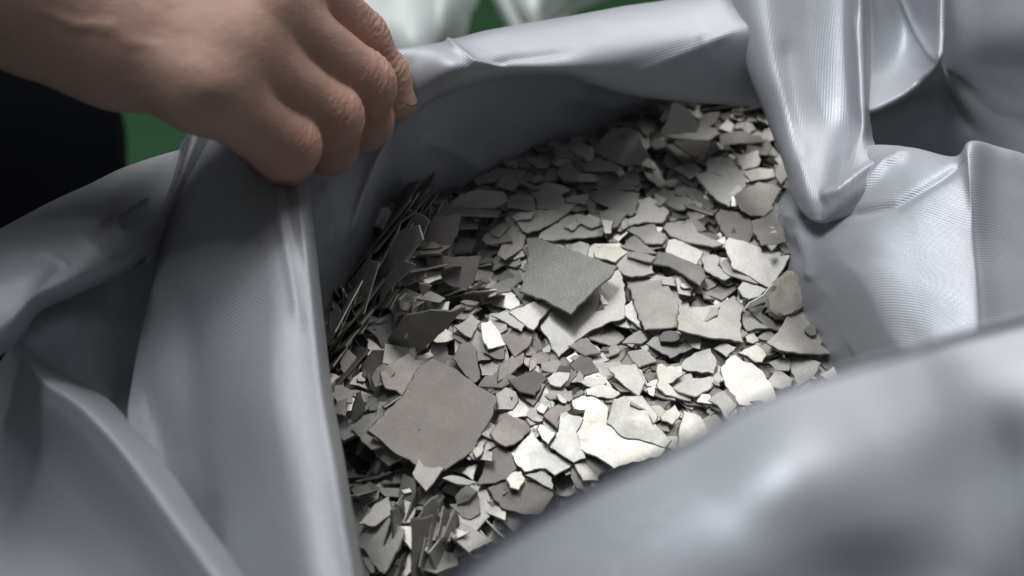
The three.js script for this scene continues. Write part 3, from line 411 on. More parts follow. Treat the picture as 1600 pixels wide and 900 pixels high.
// lower middle
hero('grey flake in the shade below the dagger-shaped flake', 'mid', F([443, 170], [500, 130], [580, 108], [640, 160], [662, 190], [600, 232], [540, 217], [455, 190]));
hero('grey wedge flake below the dagger tip', 'mid', F([328, 232], [400, 190], [440, 180], [522, 270], [430, 290], [380, 262]));
hero('dusky flake with pointed end in the lower middle', 'dark', F([340, 342], [400, 282], [460, 300], [512, 380], [420, 407], [370, 377]));
hero('grey flake with shaded underside above the cream flake', 'mid', F([400, 440], [450, 410], [540, 420], [560, 450], [490, 485], [440, 470]));
hero('light flat flake next to the cream flake, shaded at one end', 'light', F([428, 482], [520, 452], [590, 472], [645, 505], [592, 537], [500, 532], [440, 517]));
hero('light kite flake in the lower middle', 'light', F([563, 362], [640, 340], [730, 333], [782, 440], [745, 527], [680, 482], [620, 432]));
hero('light oblong flake above the kite flake', 'light', F([673, 265], [760, 250], [810, 268], [847, 325], [740, 357], [700, 312]));
hero('dusky wide flake carrying a small dark one', 'dark', F([783, 217], [830, 170], [900, 138], [1000, 162], [1135, 205], [1040, 257], [930, 302], [860, 262]));
hero('small dark flake sitting on the dusky wide flake', 'deep', F([858, 180], [890, 133], [960, 143], [1002, 175], [960, 207], [870, 207]), { up: 0.0006 });
hero('grey pentagon flake above the light boat-shaped flake', 'mid', F([985, 352], [1020, 300], [1090, 260], [1160, 240], [1202, 320], [1180, 392], [1080, 382], [1000, 367]), { up: 0.0008 });
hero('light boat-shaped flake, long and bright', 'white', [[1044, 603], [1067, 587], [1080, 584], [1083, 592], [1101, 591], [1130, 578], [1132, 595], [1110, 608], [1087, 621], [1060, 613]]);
hero('light flake beside the boat-shaped one with a curved edge', 'light', F([845, 340], [870, 330], [900, 350], [1000, 345], [1000, 400], [920, 455], [1000, 545], [900, 520], [850, 480]));
hero('broad pale flake, palest and largest near the folded lip', 'white', K([245, 470], [300, 410], [330, 400], [370, 430], [430, 440], [490, 490], [540, 560], [592, 682], [510, 717], [420, 702], [350, 687], [300, 622], [265, 552]));
hero('pale flake with a cut edge close to the folded lip', 'light', K([175, 660], [200, 630], [270, 600], [300, 640], [347, 692], [300, 742], [320, 800], [270, 762], [230, 692]));
hero('light flake above the broad pale flake', 'light', K([343, 382], [380, 365], [450, 335], [522, 380], [490, 442], [450, 440], [400, 402]));
hero('dusky angular flake under the brownish flake', 'mid', K([528, 442], [600, 400], [657, 410], [650, 492], [560, 482]));
hero('dark shaded flake between brownish flake and folded lip', 'mid', K([658, 412], [720, 410], [840, 440], [790, 530], [700, 580], [665, 502]));
hero('dull brown flake at the foot of the side wall', 'brown', K([800, 345], [840, 200], [900, 220], [980, 330], [975, 372], [905, 362], [830, 350]));
hero('large brownish grey flake with a dark chip on it, by the side wall', 'warm', K([513, 322], [580, 260], [630, 170], [680, 98], [740, 148], [815, 170], [855, 260], [835, 340], [912, 375], [890, 392], [740, 387], [640, 380], [580, 366]), { up: 0.0012 });
hero('small dark chip lying on the brownish grey flake', 'dark', K([738, 247], [768, 213], [807, 213], [807, 277], [775, 285]), { up: 0.0004 });
hero('crumpled white flake near the side wall and folded lip', 'white', K([513, 552], [560, 488], [600, 493], [672, 540], [662, 582], [600, 602], [560, 592]), { up: 0.001, bend: 16, dir: 0.9 });
hero('light trapezoid flake under the flared grey flake', 'light', K([203, 357], [260, 318], [342, 350], [280, 412]));
hero('grey flake between the flared flake and the brownish flake', 'mid', K([368, 200], [375, 148], [420, 168], [532, 235], [400, 258]));
hero('light jagged flake below the flared grey flake', 'light', K([380, 268], [440, 268], [472, 310], [440, 332], [400, 322]));
// near side
hero('white ragged piece in the lower middle, two chips beside it', 'white', F([205, 422], [240, 385], [342, 383], [330, 432], [282, 472], [223, 457]), { up: 0.0006 });
hero('small white chip beside the white ragged piece', 'white', F([300, 460], [350, 440], [370, 463], [340, 475]));
hero('light long flake below the white ragged piece', 'light', F([188, 520], [230, 490], [350, 495], [360, 530], [220, 545]));
hero('bright flake partly hidden by the folded lip', 'light', J([1088, 192], [1180, 122], [1215, 180], [1165, 242], [1100, 217]));
hero('light flake running under the folded lip', 'light', F([978, 720], [1000, 608], [1100, 640], [1150, 710], [1190, 800], [1100, 860], [965, 860]));
hero('olive grey flat flake beside the cream flake', 'olive', J([780, 230], [820, 88], [900, 73], [990, 70], [1085, 190], [1060, 230], [1165, 330], [1125, 375], [1000, 340], [880, 320]));
hero('light flake under the cream flake edge', 'light', J([588, 470], [680, 438], [825, 497], [745, 522], [725, 570], [640, 570], [600, 512]));
hero('brown flake with frayed side next to the cream flake', 'brown', J([403, 192], [450, 138], [560, 108], [585, 150], [505, 190], [492, 267], [440, 222]));
hero('dull grey flake under the tip of the cream flake', 'mid', J([500, 190], [560, 178], [645, 200], [605, 280], [660, 440], [590, 465], [500, 412], [448, 372], [490, 280]));
hero('large cream flake with torn corner reaching to the folded lip', 'cream', J([563, 377], [600, 280], [650, 160], [590, 152], [575, 100], [640, 68], [720, 80], [792, 140], [785, 210], [880, 310], [1000, 340], [1125, 380], [1105, 425], [930, 462], [825, 497], [720, 432], [630, 392]), { up: 0.001 });
hero('brown triangular flake beside the pale chips', 'brown', J([255, 50], [330, 0], [425, 0], [400, 60], [350, 135], [280, 80]));
hero('light grey angular flake with a white chip on its corner', 'light', J([213, 402], [350, 278], [390, 340], [440, 350], [460, 400], [595, 470], [480, 542], [420, 502], [300, 517], [255, 482]));
hero('white chip on the corner of the light grey angular flake', 'white', J([373, 272], [390, 233], [482, 290], [440, 357], [400, 332]), { up: 0.0004 });
hero('light oblong flake below the light grey angular one', 'light', J([300, 537], [400, 503], [460, 545], [465, 622], [380, 582]));
hero('brown pointed flake in shade below the great brown one', 'brown', J([20, 600], [35, 550], [80, 400], [150, 348], [222, 400], [252, 502], [190, 560], [100, 590]));
hero('wide dull brown flake at the near edge of the heap', 'brown', J([75, 612], [180, 558], [300, 578], [440, 600], [472, 652], [400, 760], [300, 770], [180, 742], [120, 682]));
hero('light six-sided flake on the dull brown ones', 'light', J([188, 562], [230, 508], [282, 513], [302, 560], [265, 627], [213, 612]), { up: 0.0006 });
hero('grey flake with fine lines at the edge of the folded lip', 'mid', J([470, 562], [595, 508], [630, 602], [565, 665], [480, 645]));
hero('round brownish flake next to the great brown one', 'warm', J([128, 152], [130, 58], [190, 18], [252, 50], [267, 100], [232, 152]));
hero('light chip-like flake below the round brownish one', 'light', J([198, 172], [262, 78], [332, 150], [312, 192], [215, 212]));
hero('broad brown flake between the great brown and light angular ones', 'brown', J([95, 290], [130, 240], [200, 178], [382, 238], [240, 362], [190, 372], [120, 330]));
hero('small tan chip in a dark gap by the brown triangular flake', 'warm', J([338, 212], [380, 178], [417, 215], [380, 227]));
hero('small square chip above the tan chip', 'mid', J([368, 152], [400, 108], [442, 135], [410, 182]));
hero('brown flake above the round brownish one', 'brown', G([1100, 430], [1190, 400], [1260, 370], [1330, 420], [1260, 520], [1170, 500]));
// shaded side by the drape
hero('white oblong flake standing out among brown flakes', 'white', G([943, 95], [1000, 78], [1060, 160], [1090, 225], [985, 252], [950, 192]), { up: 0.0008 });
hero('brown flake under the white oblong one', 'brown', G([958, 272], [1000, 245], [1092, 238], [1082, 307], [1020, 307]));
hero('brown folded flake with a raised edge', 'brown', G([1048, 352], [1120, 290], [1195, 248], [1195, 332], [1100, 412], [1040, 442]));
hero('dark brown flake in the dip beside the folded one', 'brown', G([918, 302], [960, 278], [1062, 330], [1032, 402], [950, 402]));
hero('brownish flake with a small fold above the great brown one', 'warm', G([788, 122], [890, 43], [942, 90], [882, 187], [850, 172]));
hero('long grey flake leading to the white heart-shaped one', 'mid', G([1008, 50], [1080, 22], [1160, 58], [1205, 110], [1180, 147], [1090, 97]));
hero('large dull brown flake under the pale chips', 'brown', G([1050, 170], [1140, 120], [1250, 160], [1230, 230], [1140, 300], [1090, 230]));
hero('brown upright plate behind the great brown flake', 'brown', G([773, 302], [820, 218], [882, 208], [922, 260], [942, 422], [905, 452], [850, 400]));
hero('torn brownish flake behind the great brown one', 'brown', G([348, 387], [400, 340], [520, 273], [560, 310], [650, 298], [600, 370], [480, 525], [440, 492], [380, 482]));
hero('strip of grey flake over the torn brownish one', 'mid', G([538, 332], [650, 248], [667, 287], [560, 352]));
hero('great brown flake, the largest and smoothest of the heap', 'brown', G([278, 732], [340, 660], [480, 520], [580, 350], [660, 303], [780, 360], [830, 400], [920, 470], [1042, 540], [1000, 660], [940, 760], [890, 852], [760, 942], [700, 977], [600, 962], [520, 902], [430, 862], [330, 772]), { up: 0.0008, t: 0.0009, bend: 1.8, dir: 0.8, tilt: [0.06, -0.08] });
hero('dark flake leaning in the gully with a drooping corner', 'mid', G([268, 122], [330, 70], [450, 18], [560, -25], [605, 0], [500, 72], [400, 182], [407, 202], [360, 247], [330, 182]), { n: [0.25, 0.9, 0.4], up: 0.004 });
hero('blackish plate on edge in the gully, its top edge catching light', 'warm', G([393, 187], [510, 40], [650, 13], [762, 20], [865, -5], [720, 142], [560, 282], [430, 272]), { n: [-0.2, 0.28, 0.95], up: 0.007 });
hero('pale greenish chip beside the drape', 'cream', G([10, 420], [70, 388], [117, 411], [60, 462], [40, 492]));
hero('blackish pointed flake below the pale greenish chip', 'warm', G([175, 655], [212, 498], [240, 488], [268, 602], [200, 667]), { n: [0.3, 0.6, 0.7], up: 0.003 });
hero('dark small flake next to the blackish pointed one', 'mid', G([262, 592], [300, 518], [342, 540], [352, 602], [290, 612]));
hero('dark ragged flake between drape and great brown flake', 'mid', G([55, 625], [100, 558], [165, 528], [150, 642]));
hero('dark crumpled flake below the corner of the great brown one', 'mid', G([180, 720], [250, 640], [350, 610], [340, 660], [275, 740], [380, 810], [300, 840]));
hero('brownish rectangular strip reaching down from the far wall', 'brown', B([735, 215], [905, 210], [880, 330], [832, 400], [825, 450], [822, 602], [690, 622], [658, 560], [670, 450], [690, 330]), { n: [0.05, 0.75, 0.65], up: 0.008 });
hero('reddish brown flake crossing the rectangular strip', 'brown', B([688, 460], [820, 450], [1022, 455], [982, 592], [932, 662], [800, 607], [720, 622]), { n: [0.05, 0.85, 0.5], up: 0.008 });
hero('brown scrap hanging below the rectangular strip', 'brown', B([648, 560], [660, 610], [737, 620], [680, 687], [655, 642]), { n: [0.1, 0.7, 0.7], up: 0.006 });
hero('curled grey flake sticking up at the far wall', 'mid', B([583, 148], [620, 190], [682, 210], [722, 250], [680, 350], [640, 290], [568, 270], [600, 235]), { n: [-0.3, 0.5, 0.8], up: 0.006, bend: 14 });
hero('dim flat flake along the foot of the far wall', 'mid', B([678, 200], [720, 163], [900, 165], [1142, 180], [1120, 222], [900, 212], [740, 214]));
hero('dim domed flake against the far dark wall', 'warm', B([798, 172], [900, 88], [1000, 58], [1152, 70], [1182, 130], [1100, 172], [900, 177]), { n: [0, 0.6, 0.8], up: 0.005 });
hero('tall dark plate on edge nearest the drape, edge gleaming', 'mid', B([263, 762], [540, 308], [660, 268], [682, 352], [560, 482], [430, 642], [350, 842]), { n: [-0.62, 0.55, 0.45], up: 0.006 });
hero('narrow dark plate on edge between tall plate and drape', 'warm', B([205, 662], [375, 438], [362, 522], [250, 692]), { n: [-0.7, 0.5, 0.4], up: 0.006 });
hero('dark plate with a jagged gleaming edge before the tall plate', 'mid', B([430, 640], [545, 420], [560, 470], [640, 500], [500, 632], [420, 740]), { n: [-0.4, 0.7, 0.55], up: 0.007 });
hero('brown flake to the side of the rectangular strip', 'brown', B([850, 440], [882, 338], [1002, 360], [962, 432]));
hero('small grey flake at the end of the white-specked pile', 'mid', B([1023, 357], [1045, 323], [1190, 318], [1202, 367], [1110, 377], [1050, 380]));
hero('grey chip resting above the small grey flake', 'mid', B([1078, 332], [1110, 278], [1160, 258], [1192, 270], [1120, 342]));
// near corner by the drape
hero('grey arrow-shaped flake at the near tip of the great brown one', 'warm', I([463, 302], [500, 213], [540, 260], [657, 265], [610, 332], [545, 407], [510, 362], [480, 332]));
hero('white triangular flake by the near tip of the great brown one', 'white', I([688, 282], [740, 265], [852, 243], [825, 342], [760, 302]), { n: [-0.2, 0.9, 0.2], up: 0.002 });
hero('greenish grey leaf-shaped flake lowest in the near corner', 'olive', I([183, 742], [250, 660], [330, 558], [422, 630], [402, 722], [340, 832], [300, 892], [230, 832]), { up: 0.002 });
hero('grey flake above the greenish leaf-shaped one', 'mid', I([358, 532], [400, 448], [462, 470], [492, 510], [450, 592], [400, 597]));
hero('grey flake emerging under the folded lip in the near corner', 'mid', I([718, 642], [750, 588], [850, 640], [945, 692], [800, 770], [700, 790]));
hero('dark dusty flake beside the drape in the near corner', 'mid', I([148, 602], [250, 478], [332, 430], [352, 540], [250, 612]));
hero('thin grey splinter under the side of the great brown flake', 'mid', I([818, 172], [900, 98], [872, 192], [840, 212]));
hero('dark flake in the gap below the white triangular one', 'mid', I([638, 332], [700, 308], [862, 360], [760, 372]));
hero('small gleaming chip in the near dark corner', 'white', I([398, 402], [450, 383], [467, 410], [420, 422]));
{ // a few last chips strewn over the large ones
  const r = rng(991); let n = 0;
  for (let q = 0; q < 600 && n < 60; q++) { const x = X0 + r() * GX * CELL, z = Z0 + r() * GZ * CELL; if (!inside(opening, x, z) || (covered[Math.round((z - Z0) / CELL) * GX + Math.round((x - X0) / CELL)] )) continue; n++; const px = project(V(x, 0, z))[0]; smallFlake(x, z, 0.0014 + 0.0022 * r() * r(), anyTone(r), r, 0.3, 0.2); }
}
const MARKS = [['pitted flake', 885, 430], ['hooked light flake', 1040, 475], ['great brown flake', 680, 650], ['cream flake', 960, 680], ['pale stone', 1230, 460], ['kite-shaped flake', 1180, 400], ['brownish grey flake', 1260, 520], ['broad pale flake', 1165, 600], ['rectangular strip', 690, 390], ['tall dark plate', 600, 430], ['upright pale flake', 1060, 185], ['bright three-cornered flake', 1140, 280], ['fin-shaped flake', 845, 340], ['wide smooth flake', 950, 320], ['white oblong flake', 770, 525], ['boat-shaped flake', 1090, 600], ['leaf-shaped flake', 600, 850], ['blackish plate', 660, 510], ['light angular flake', 840, 700], ['dagger-shaped flake', 900, 520], ['dull brown near flake', 830, 780], ['curled flake', 650, 345], ['broad dim flake', 960, 240], ['curved dark strip', 1060, 415], ['white triangular flake', 725, 738], ['grey arrow-shaped flake', 660, 740], ['white ragged piece', 875, 595], ['pale greenish chip', 515, 595], ['white heart-shaped flake', 830, 490], ['light kite flake', 985, 590]];
{ // nothing stuck on edge or loose pokes out of the two great flakes
  const great = flakes.filter((f) => f.hero && /^(great brown|large dark pitted)/.test(f.hero)).map((f) => f.outline);
  for (let i = flakes.length - 1; i >= 0; i--) { const f = flakes[i]; if (!f.hero && (f.stand || f.chip) && great.some((g) => f.top.some((q) => inside(g, ...project(q))) || inside(g, ...project(f.mesh.position)))) flakes.splice(i, 1); }
}
{ // which of them show: a coarse count of covered picture cells
  const w = 800, h = 450, zb = new Float32Array(w * h).fill(1e9), id = new Int32Array(w * h).fill(-1);
  const seenThrough = [[505, 520], [545, 430], [640, 320], [800, 250], [1000, 165], [1195, 160], [1240, 300], [1330, 570], [1050, 690], [740, 850], [700, 900], [560, 900], [520, 680]];
  flakes.forEach((f, n) => {
    const p = f.top.map((q) => { const [x, y, d] = project(q); return [x / 2, y / 2, d]; }), tri = THREE.ShapeUtils.triangulateShape(p.map(([x, y]) => new THREE.Vector2(x, y)), []);
    for (const t of tri) { const [a, b, c] = t.map((i) => p[i]), area = (b[0] - a[0]) * (c[1] - a[1]) - (b[1] - a[1]) * (c[0] - a[0]); if (Math.abs(area) < 1e-6) continue;
      for (let y = Math.max(0, Math.floor(Math.min(a[1], b[1], c[1]))); y <= Math.min(h - 1, Math.max(a[1], b[1], c[1])); y++) for (let x = Math.max(0, Math.floor(Math.min(a[0], b[0], c[0]))); x <= Math.min(w - 1, Math.max(a[0], b[0], c[0])); x++) {
        const u = ((b[0] - x) * (c[1] - y) - (b[1] - y) * (c[0] - x)) / area, v = ((c[0] - x) * (a[1] - y) - (c[1] - y) * (a[0] - x)) / area, s = 1 - u - v; if (u < 0 || v < 0 || s < 0) continue;
        const d = u * a[2] + v * b[2] + s * c[2], k = y * w + x; if (d < zb[k]) { zb[k] = d; id[k] = n; } } }
  });
  flakes.forEach((f) => { f.shown = 0; });
  for (let y = 0; y < h; y++) for (let x = 0; x < w; x++) if (id[y * w + x] >= 0 && inside(seenThrough, x * 2, y * 2)) flakes[id[y * w + x]].shown++;
  const single = new Set(flakes.filter((f) => f.hero)); for (const f of flakes.filter((f) => !f.hero).sort((a, b) => b.shown - a.shown)) if (single.size < 300 && f.shown >= 12) single.add(f);
  const rest = new Map();
  for (const f of flakes) {
    if (single.has(f)) {
      const lump = f.category === 'stone lump'; f.mesh.name = numbered(lump ? 'stone_lump' : 'metal_flake'); shade(f.mesh);
      if (f.hero) tag(f.mesh, f.hero, f.category ?? 'metal flake');
      else { const [px, py] = project(f.mesh.position), m = Object.keys(FM).find((k) => FM[k] === f.mesh.material), tone = { white: 'whitish', light: 'pale', cream: 'creamy', mid: 'grey', warm: 'warm-grey', olive: 'olive-grey', dark: 'dark', brown: 'brown', deep: 'blackish', pitted: 'dark' }[m];
        const near = MARKS.map(([q, x, y]) => [Math.hypot(px - x, (py - y) * 1.2), q, x, y]).sort((a, b) => a[0] - b[0])[0], dx = px - near[2], dy = py - near[3], side = Math.abs(dx) > Math.abs(dy) * 1.1 ? (dx > 0 ? 'to the right of' : 'to the left of') : dy > 0 ? 'below' : 'above';
        const o = f.top.map((q) => project(q)), bx = Math.max(...o.map((q) => q[0])) - Math.min(...o.map((q) => q[0])), by = Math.max(...o.map((q) => q[1])) - Math.min(...o.map((q) => q[1])), form = bx > 2.1 * by ? 'flat-lying' : by > 1.3 * bx ? 'upright' : ['', '', '', '', 'four-cornered', 'five-cornered', 'six-cornered', 'many-cornered'][Math.min(7, f.top.length)] || 'angular';
        const size = bx * by > 2600 ? 'mid-sized' : bx * by > 1000 ? 'small' : 'tiny', label = `${size} ${tone} ${form} flake ${side} the ${near[1]}`;
        tag(f.mesh, label, 'metal flake', `${size} ${tone} ${form} flakes ${side} the ${near[1]}`); }
      scene.add(f.mesh); continue;
    }
    f.mesh.updateMatrix(); const k = f.mesh.geometry.uuid + f.mesh.material.uuid; if (!rest.has(k)) rest.set(k, { g: f.mesh.geometry, m: f.mesh.material, at: [] }); rest.get(k).at.push(f.mesh.matrix.clone());
  }
  const heap = new THREE.Group(); heap.name = 'flake_heap'; heap.userData = { kind: 'stuff', label: 'heap of small grey metal flakes under and between the larger ones', category: 'metal flakes' };
  const byMat = new Map(); for (const { g, m, at: ms } of rest.values()) { if (!byMat.has(m)) byMat.set(m, []); for (const q of ms) byMat.get(m).push(g.clone().applyMatrix4(q)); }
  for (const [m, gs] of byMat) { const o = new THREE.Mesh(mergeGeometries(gs), m); o.name = 'flake_mass'; o.userData = { kind: 'stuff' }; shade(o); heap.add(o); }
  scene.add(heap);
  console.log('flakes', flakes.length, 'single', single.size, 'heroes unseen', flakes.filter((f) => f.hero && f.shown < 12).map((f) => f.hero).join(' | '));
}
// ------------------------------------------------------------------ person: hand and forearm as one skin, nail, dark clothes
{
  const J3 = (px, py, d) => { const k = d * 1000; return [(px - 800) / 800 * TX * k, (450 - py) / 450 * TY * k, k]; };   // camera axes, millimetres
  const caps = [], cap = (grp, a, ra, b, rb) => caps.push({ grp, a: J3(...a), b: J3(...b), ra, rb });
  // forearm and wrist (two rods side by side make the flat section), hand
  cap(0, [-330, -350, .312], 34, [20, -100, .328], 26); cap(0, [-330, -280, .302], 32, [60, -28, .318], 22);
  cap(0, [20, -100, .328], 26, [190, -60, .334], 21); cap(0, [60, -28, .318], 22, [185, 50, .320], 18.5);
  const M5 = [318, 134, .3105], M4 = [354, 66, .3165], M3 = [400, 6, .3265], M2 = [446, -56, .339];
  const mix = (a, b, t, dz) => [a[0] + (b[0] - a[0]) * t, a[1] + (b[1] - a[1]) * t, a[2] + (b[2] - a[2]) * t + dz];
  cap(0, [185, 55, .320], 16, M5, 10.5); cap(0, [190, 20, .323], 15, M4, 10.5); cap(0, [190, -20, .328], 15, M3, 10.5); cap(0, [190, -60, .334], 16, M2, 11);
  cap(0, [190, 30, .336], 18, [310, 105, .336], 14); cap(0, [210, -40, .342], 18, [370, 20, .350], 15);
  for (const [m, p, r] of [[M5, [446, 226, .3365], 8], [M4, [511, 184, .3495], 8.6], [M3, [563, 134, .3625], 8.8], [M2, [560, 62, .375], 8.6]]) cap(0, m, 9.6, mix(m, p, 0.32, 0.0035), r - 1.2);   // the webs
  // fingers: proximal, middle and end bones
  cap(5, M5, 9.8, [445, 226, .3365], 9.2); cap(5, [445, 226, .3365], 9.2, [447, 243, .357], 8.2); cap(5, [447, 243, .357], 8.2, [412, 236, .373], 7.4);
  cap(4, M4, 10.6, [511, 184, .3495], 9.8); cap(4, [511, 184, .3495], 9.7, [513, 226, .370], 8.7); cap(4, [513, 226, .370], 8.7, [478, 230, .388], 7.8);
  cap(3, M3, 10.9, [562, 134, .3625], 10.1); cap(3, [562, 134, .3625], 10.0, [567, 190, .382], 8.9); cap(3, [567, 190, .382], 8.9, [535, 210, .400], 8.0);
  cap(2, M2, 10.0, [560, 62, .375], 9.0); cap(2, [560, 62, .375], 8.9, [601, 122, .384], 7.9); cap(2, [601, 122, .384], 7.8, [622, 161, .386], 5.7);
  cap(1, [230, -40, .345], 16, [390, 70, .366], 12.5); cap(1, [390, 70, .366], 12, [490, 160, .393], 10.5); cap(1, [490, 160, .393], 10.5, [550, 222, .404], 8.5);
  // the bony heads of the knuckles
  for (const [gq, p, r] of [[5, [452, 221, .3335], 7.0], [4, [520, 178, .3465], 7.4], [3, [571, 128, .3595], 7.6]]) cap(gq, mix(p, [p[0] - 14, p[1] - 9, p[2] - .003], 1, 0), r * 0.92, p, r);
  for (const c of caps) { c.d = [0, 1, 2].map((k) => c.b[k] - c.a[k]); c.l = c.d[0] ** 2 + c.d[1] ** 2 + c.d[2] ** 2; }
  const tend = [[[180, 60, .305], M5], [[180, 20, .308], M4], [[180, -20, .313], M3], [[190, -60, .319], M2]].map(([a, b]) => ({ a: J3(...a), b: J3(b[0], b[1], b[2] - 0.0095) }));
  const veins = [[[60, 20, .296], [180, 50, .302]], [[180, 50, .302], [290, 85, .303]], [[180, 50, .302], [270, 20, .3065]], [[270, 20, .3065], [360, 25, .312]], [[100, -70, .303], [270, 20, .3065]]].map(([a, b]) => [J3(...a), J3(...b)]);
  const smin = (a, b, k) => { const h = Math.max(k - Math.abs(a - b), 0) / k; return Math.min(a, b) - h * h * k * 0.25; };
  const G6 = new Float64Array(6);
  function sdf(x, y, z) {
    G6.fill(1e3);
    for (const c of caps) { const px = x - c.a[0], py = y - c.a[1], pz = z - c.a[2]; const t = Math.max(0, Math.min(1, (px * c.d[0] + py * c.d[1] + pz * c.d[2]) / c.l)); const dx = px - t * c.d[0], dy = py - t * c.d[1], dz = pz - t * c.d[2];
      const r = c.ra + (c.rb - c.ra) * t - (c.grp ? 0.2 * Math.sin(Math.PI * t) : 0), d = Math.sqrt(dx * dx + dy * dy + dz * dz) - r; G6[c.grp] = smin(G6[c.grp], d, c.grp ? 3 : 10); }
    const f = smin(smin(smin(G6[5], G6[4], 0.9), G6[3], 0.9), smin(G6[2], G6[1], 2.5), 0.9);
    return smin(G6[0], f, 3.8);
  }
  const seg = (p, a, b) => { const d = [b[0] - a[0], b[1] - a[1], b[2] - a[2]], l = d[0] ** 2 + d[1] ** 2 + d[2] ** 2, q = [p[0] - a[0], p[1] - a[1], p[2] - a[2]], t = Math.max(0, Math.min(1, (q[0] * d[0] + q[1] * d[1] + q[2] * d[2]) / l)); return [Math.hypot(q[0] - t * d[0], q[1] - t * d[1], q[2] - t * d[2]), t, Math.sqrt(l)]; };
  const knuckles = [[5, [424, 212, .3255], [456, 232, .3315]], [4, [490, 167, .3385], [524, 190, .3445]], [3, [540, 117, .352], [578, 142, .358]], [2, [540, 35, .366], [575, 86, .371]]].map(([g, a, b]) => ({ g, a: J3(...a), b: J3(...b) }));
  function detail(x, y, z) {                                  // fine relief, in millimetres, positive outwards
    let h = 0.30 * fbm(x / 9, y / 9, z / 9, 3) + 0.05 * fbm(x / 2.2, y / 2.2, z / 2.2, 2);
    for (const t of tend) { const [d, s] = seg([x, y, z], t.a, t.b); h += 1.3 * Math.exp(-((d / 4.0) ** 2)) * (0.5 + 0.5 * s); }
    for (const [a, b] of veins) { const [d] = seg([x + 2.5 * noise.noise(x / 11, y / 11, 3), y + 2.5 * noise.noise(x / 11, y / 11, 8), z], a, b); h += 0.55 * Math.exp(-((d / 1.7) ** 2)); }
    for (const k of knuckles) { const ax = [k.b[0] - k.a[0], k.b[1] - k.a[1], k.b[2] - k.a[2]], l = Math.hypot(...ax), s = ((x - k.b[0]) * ax[0] + (y - k.b[1]) * ax[1] + (z - k.b[2]) * ax[2]) / l, d = Math.hypot(x - k.b[0], y - k.b[1], z - k.b[2]);
      const w = Math.exp(-((d / (k.g === 2 ? 17 : 11)) ** 4)), u = s + 1.5 * noise.noise(x / 3, y / 3, z / 3) ; h += w * (k.g === 2 ? 0.17 : 0.11) * (Math.sin(u * (k.g === 2 ? 3.0 : 3.2)) - 0.4 * Math.abs(noise.noise(x / 1.6, y / 1.6, z / 1.6))); }
    return h;
  }
  // surface nets
  const lo = [-230, -14, 268], hi = [-20, 165, 415], cs = 0.72, N = [0, 1, 2].map((k) => Math.ceil((hi[k] - lo[k]) / cs) + 1), val = new Float32Array(N[0] * N[1] * N[2]);
  const step = 4, coarse = (i, j, k) => sdf(lo[0] + i * cs, lo[1] + j * cs, lo[2] + k * cs);
  for (let k = 0; k < N[2]; k += step) for (let j = 0; j < N[1]; j += step) for (let i = 0; i < N[0]; i += step) {
    const c = coarse(i + step / 2, j + step / 2, k + step / 2), far = Math.abs(c) > step * cs * 1.3;
    for (let kk = k; kk < Math.min(N[2], k + step); kk++) for (let jj = j; jj < Math.min(N[1], j + step); jj++) for (let ii = i; ii < Math.min(N[0], i + step); ii++) val[(kk * N[1] + jj) * N[0] + ii] = far ? c : coarse(ii, jj, kk);
  }
  const idx = new Int32Array(N[0] * N[1] * N[2]).fill(-1), vs = [], at3 = (i, j, k) => (k * N[1] + j) * N[0] + i;
  for (let k = 0; k < N[2] - 1; k++) for (let j = 0; j < N[1] - 1; j++) for (let i = 0; i < N[0] - 1; i++) {
    let s = 0, sx = 0, sy = 0, sz = 0, n = 0; for (let q = 0; q < 8; q++) if (val[at3(i + (q & 1), j + (q >> 1 & 1), k + (q >> 2))] < 0) s |= 1 << q; if (s === 0 || s === 255) continue;
    for (let q = 0; q < 8; q++) for (const m of [1, 2, 4]) { const p = q | m; if (p === q || (s >> q & 1) === (s >> p & 1)) continue; const a = val[at3(i + (q & 1), j + (q >> 1 & 1), k + (q >> 2))], b = val[at3(i + (p & 1), j + (p >> 1 & 1), k + (p >> 2))], t = a / (a - b); sx += (q & 1) + t * ((p & 1) - (q & 1)); sy += (q >> 1 & 1) + t * ((p >> 1 & 1) - (q >> 1 & 1)); sz += (q >> 2) + t * ((p >> 2) - (q >> 2)); n++; }
    idx[at3(i, j, k)] = vs.length; vs.push([lo[0] + (i + sx / n) * cs, lo[1] + (j + sy / n) * cs, lo[2] + (k + sz / n) * cs]);
  }
  const tri = []; for (let k = 1; k < N[2] - 1; k++) for (let j = 1; j < N[1] - 1; j++) for (let i = 1; i < N[0] - 1; i++) { const a = val[at3(i, j, k)] < 0;
    const quad = (b, p, q, r, s) => { if (a === b) return; const v = [p, q, r, s].map((t) => idx[t]); if (v.some((t) => t < 0)) return; if (a) tri.push(v[0], v[1], v[2], v[0], v[2], v[3]); else tri.push(v[0], v[2], v[1], v[0], v[3], v[2]); };
    quad(val[at3(i + 1, j, k)] < 0, at3(i, j - 1, k - 1), at3(i, j, k - 1), at3(i, j, k), at3(i, j - 1, k)); quad(val[at3(i, j + 1, k)] < 0, at3(i - 1, j, k - 1), at3(i - 1, j, k), at3(i, j, k), at3(i, j, k - 1)); quad(val[at3(i, j, k + 1)] < 0, at3(i - 1, j - 1, k), at3(i, j - 1, k), at3(i, j, k), at3(i - 1, j, k)); }
  const pos = new Float32Array(vs.length * 3), uv = new Float32Array(vs.length * 2), col = new Float32Array(vs.length * 3), grad = (p, f) => { const e = 0.4, g = [f(p[0] + e, p[1], p[2]) - f(p[0] - e, p[1], p[2]), f(p[0], p[1] + e, p[2]) - f(p[0], p[1] - e, p[2]), f(p[0], p[1], p[2] + e) - f(p[0], p[1], p[2] - e)], l = Math.hypot(...g) || 1; return g.map((q) => q / l); };
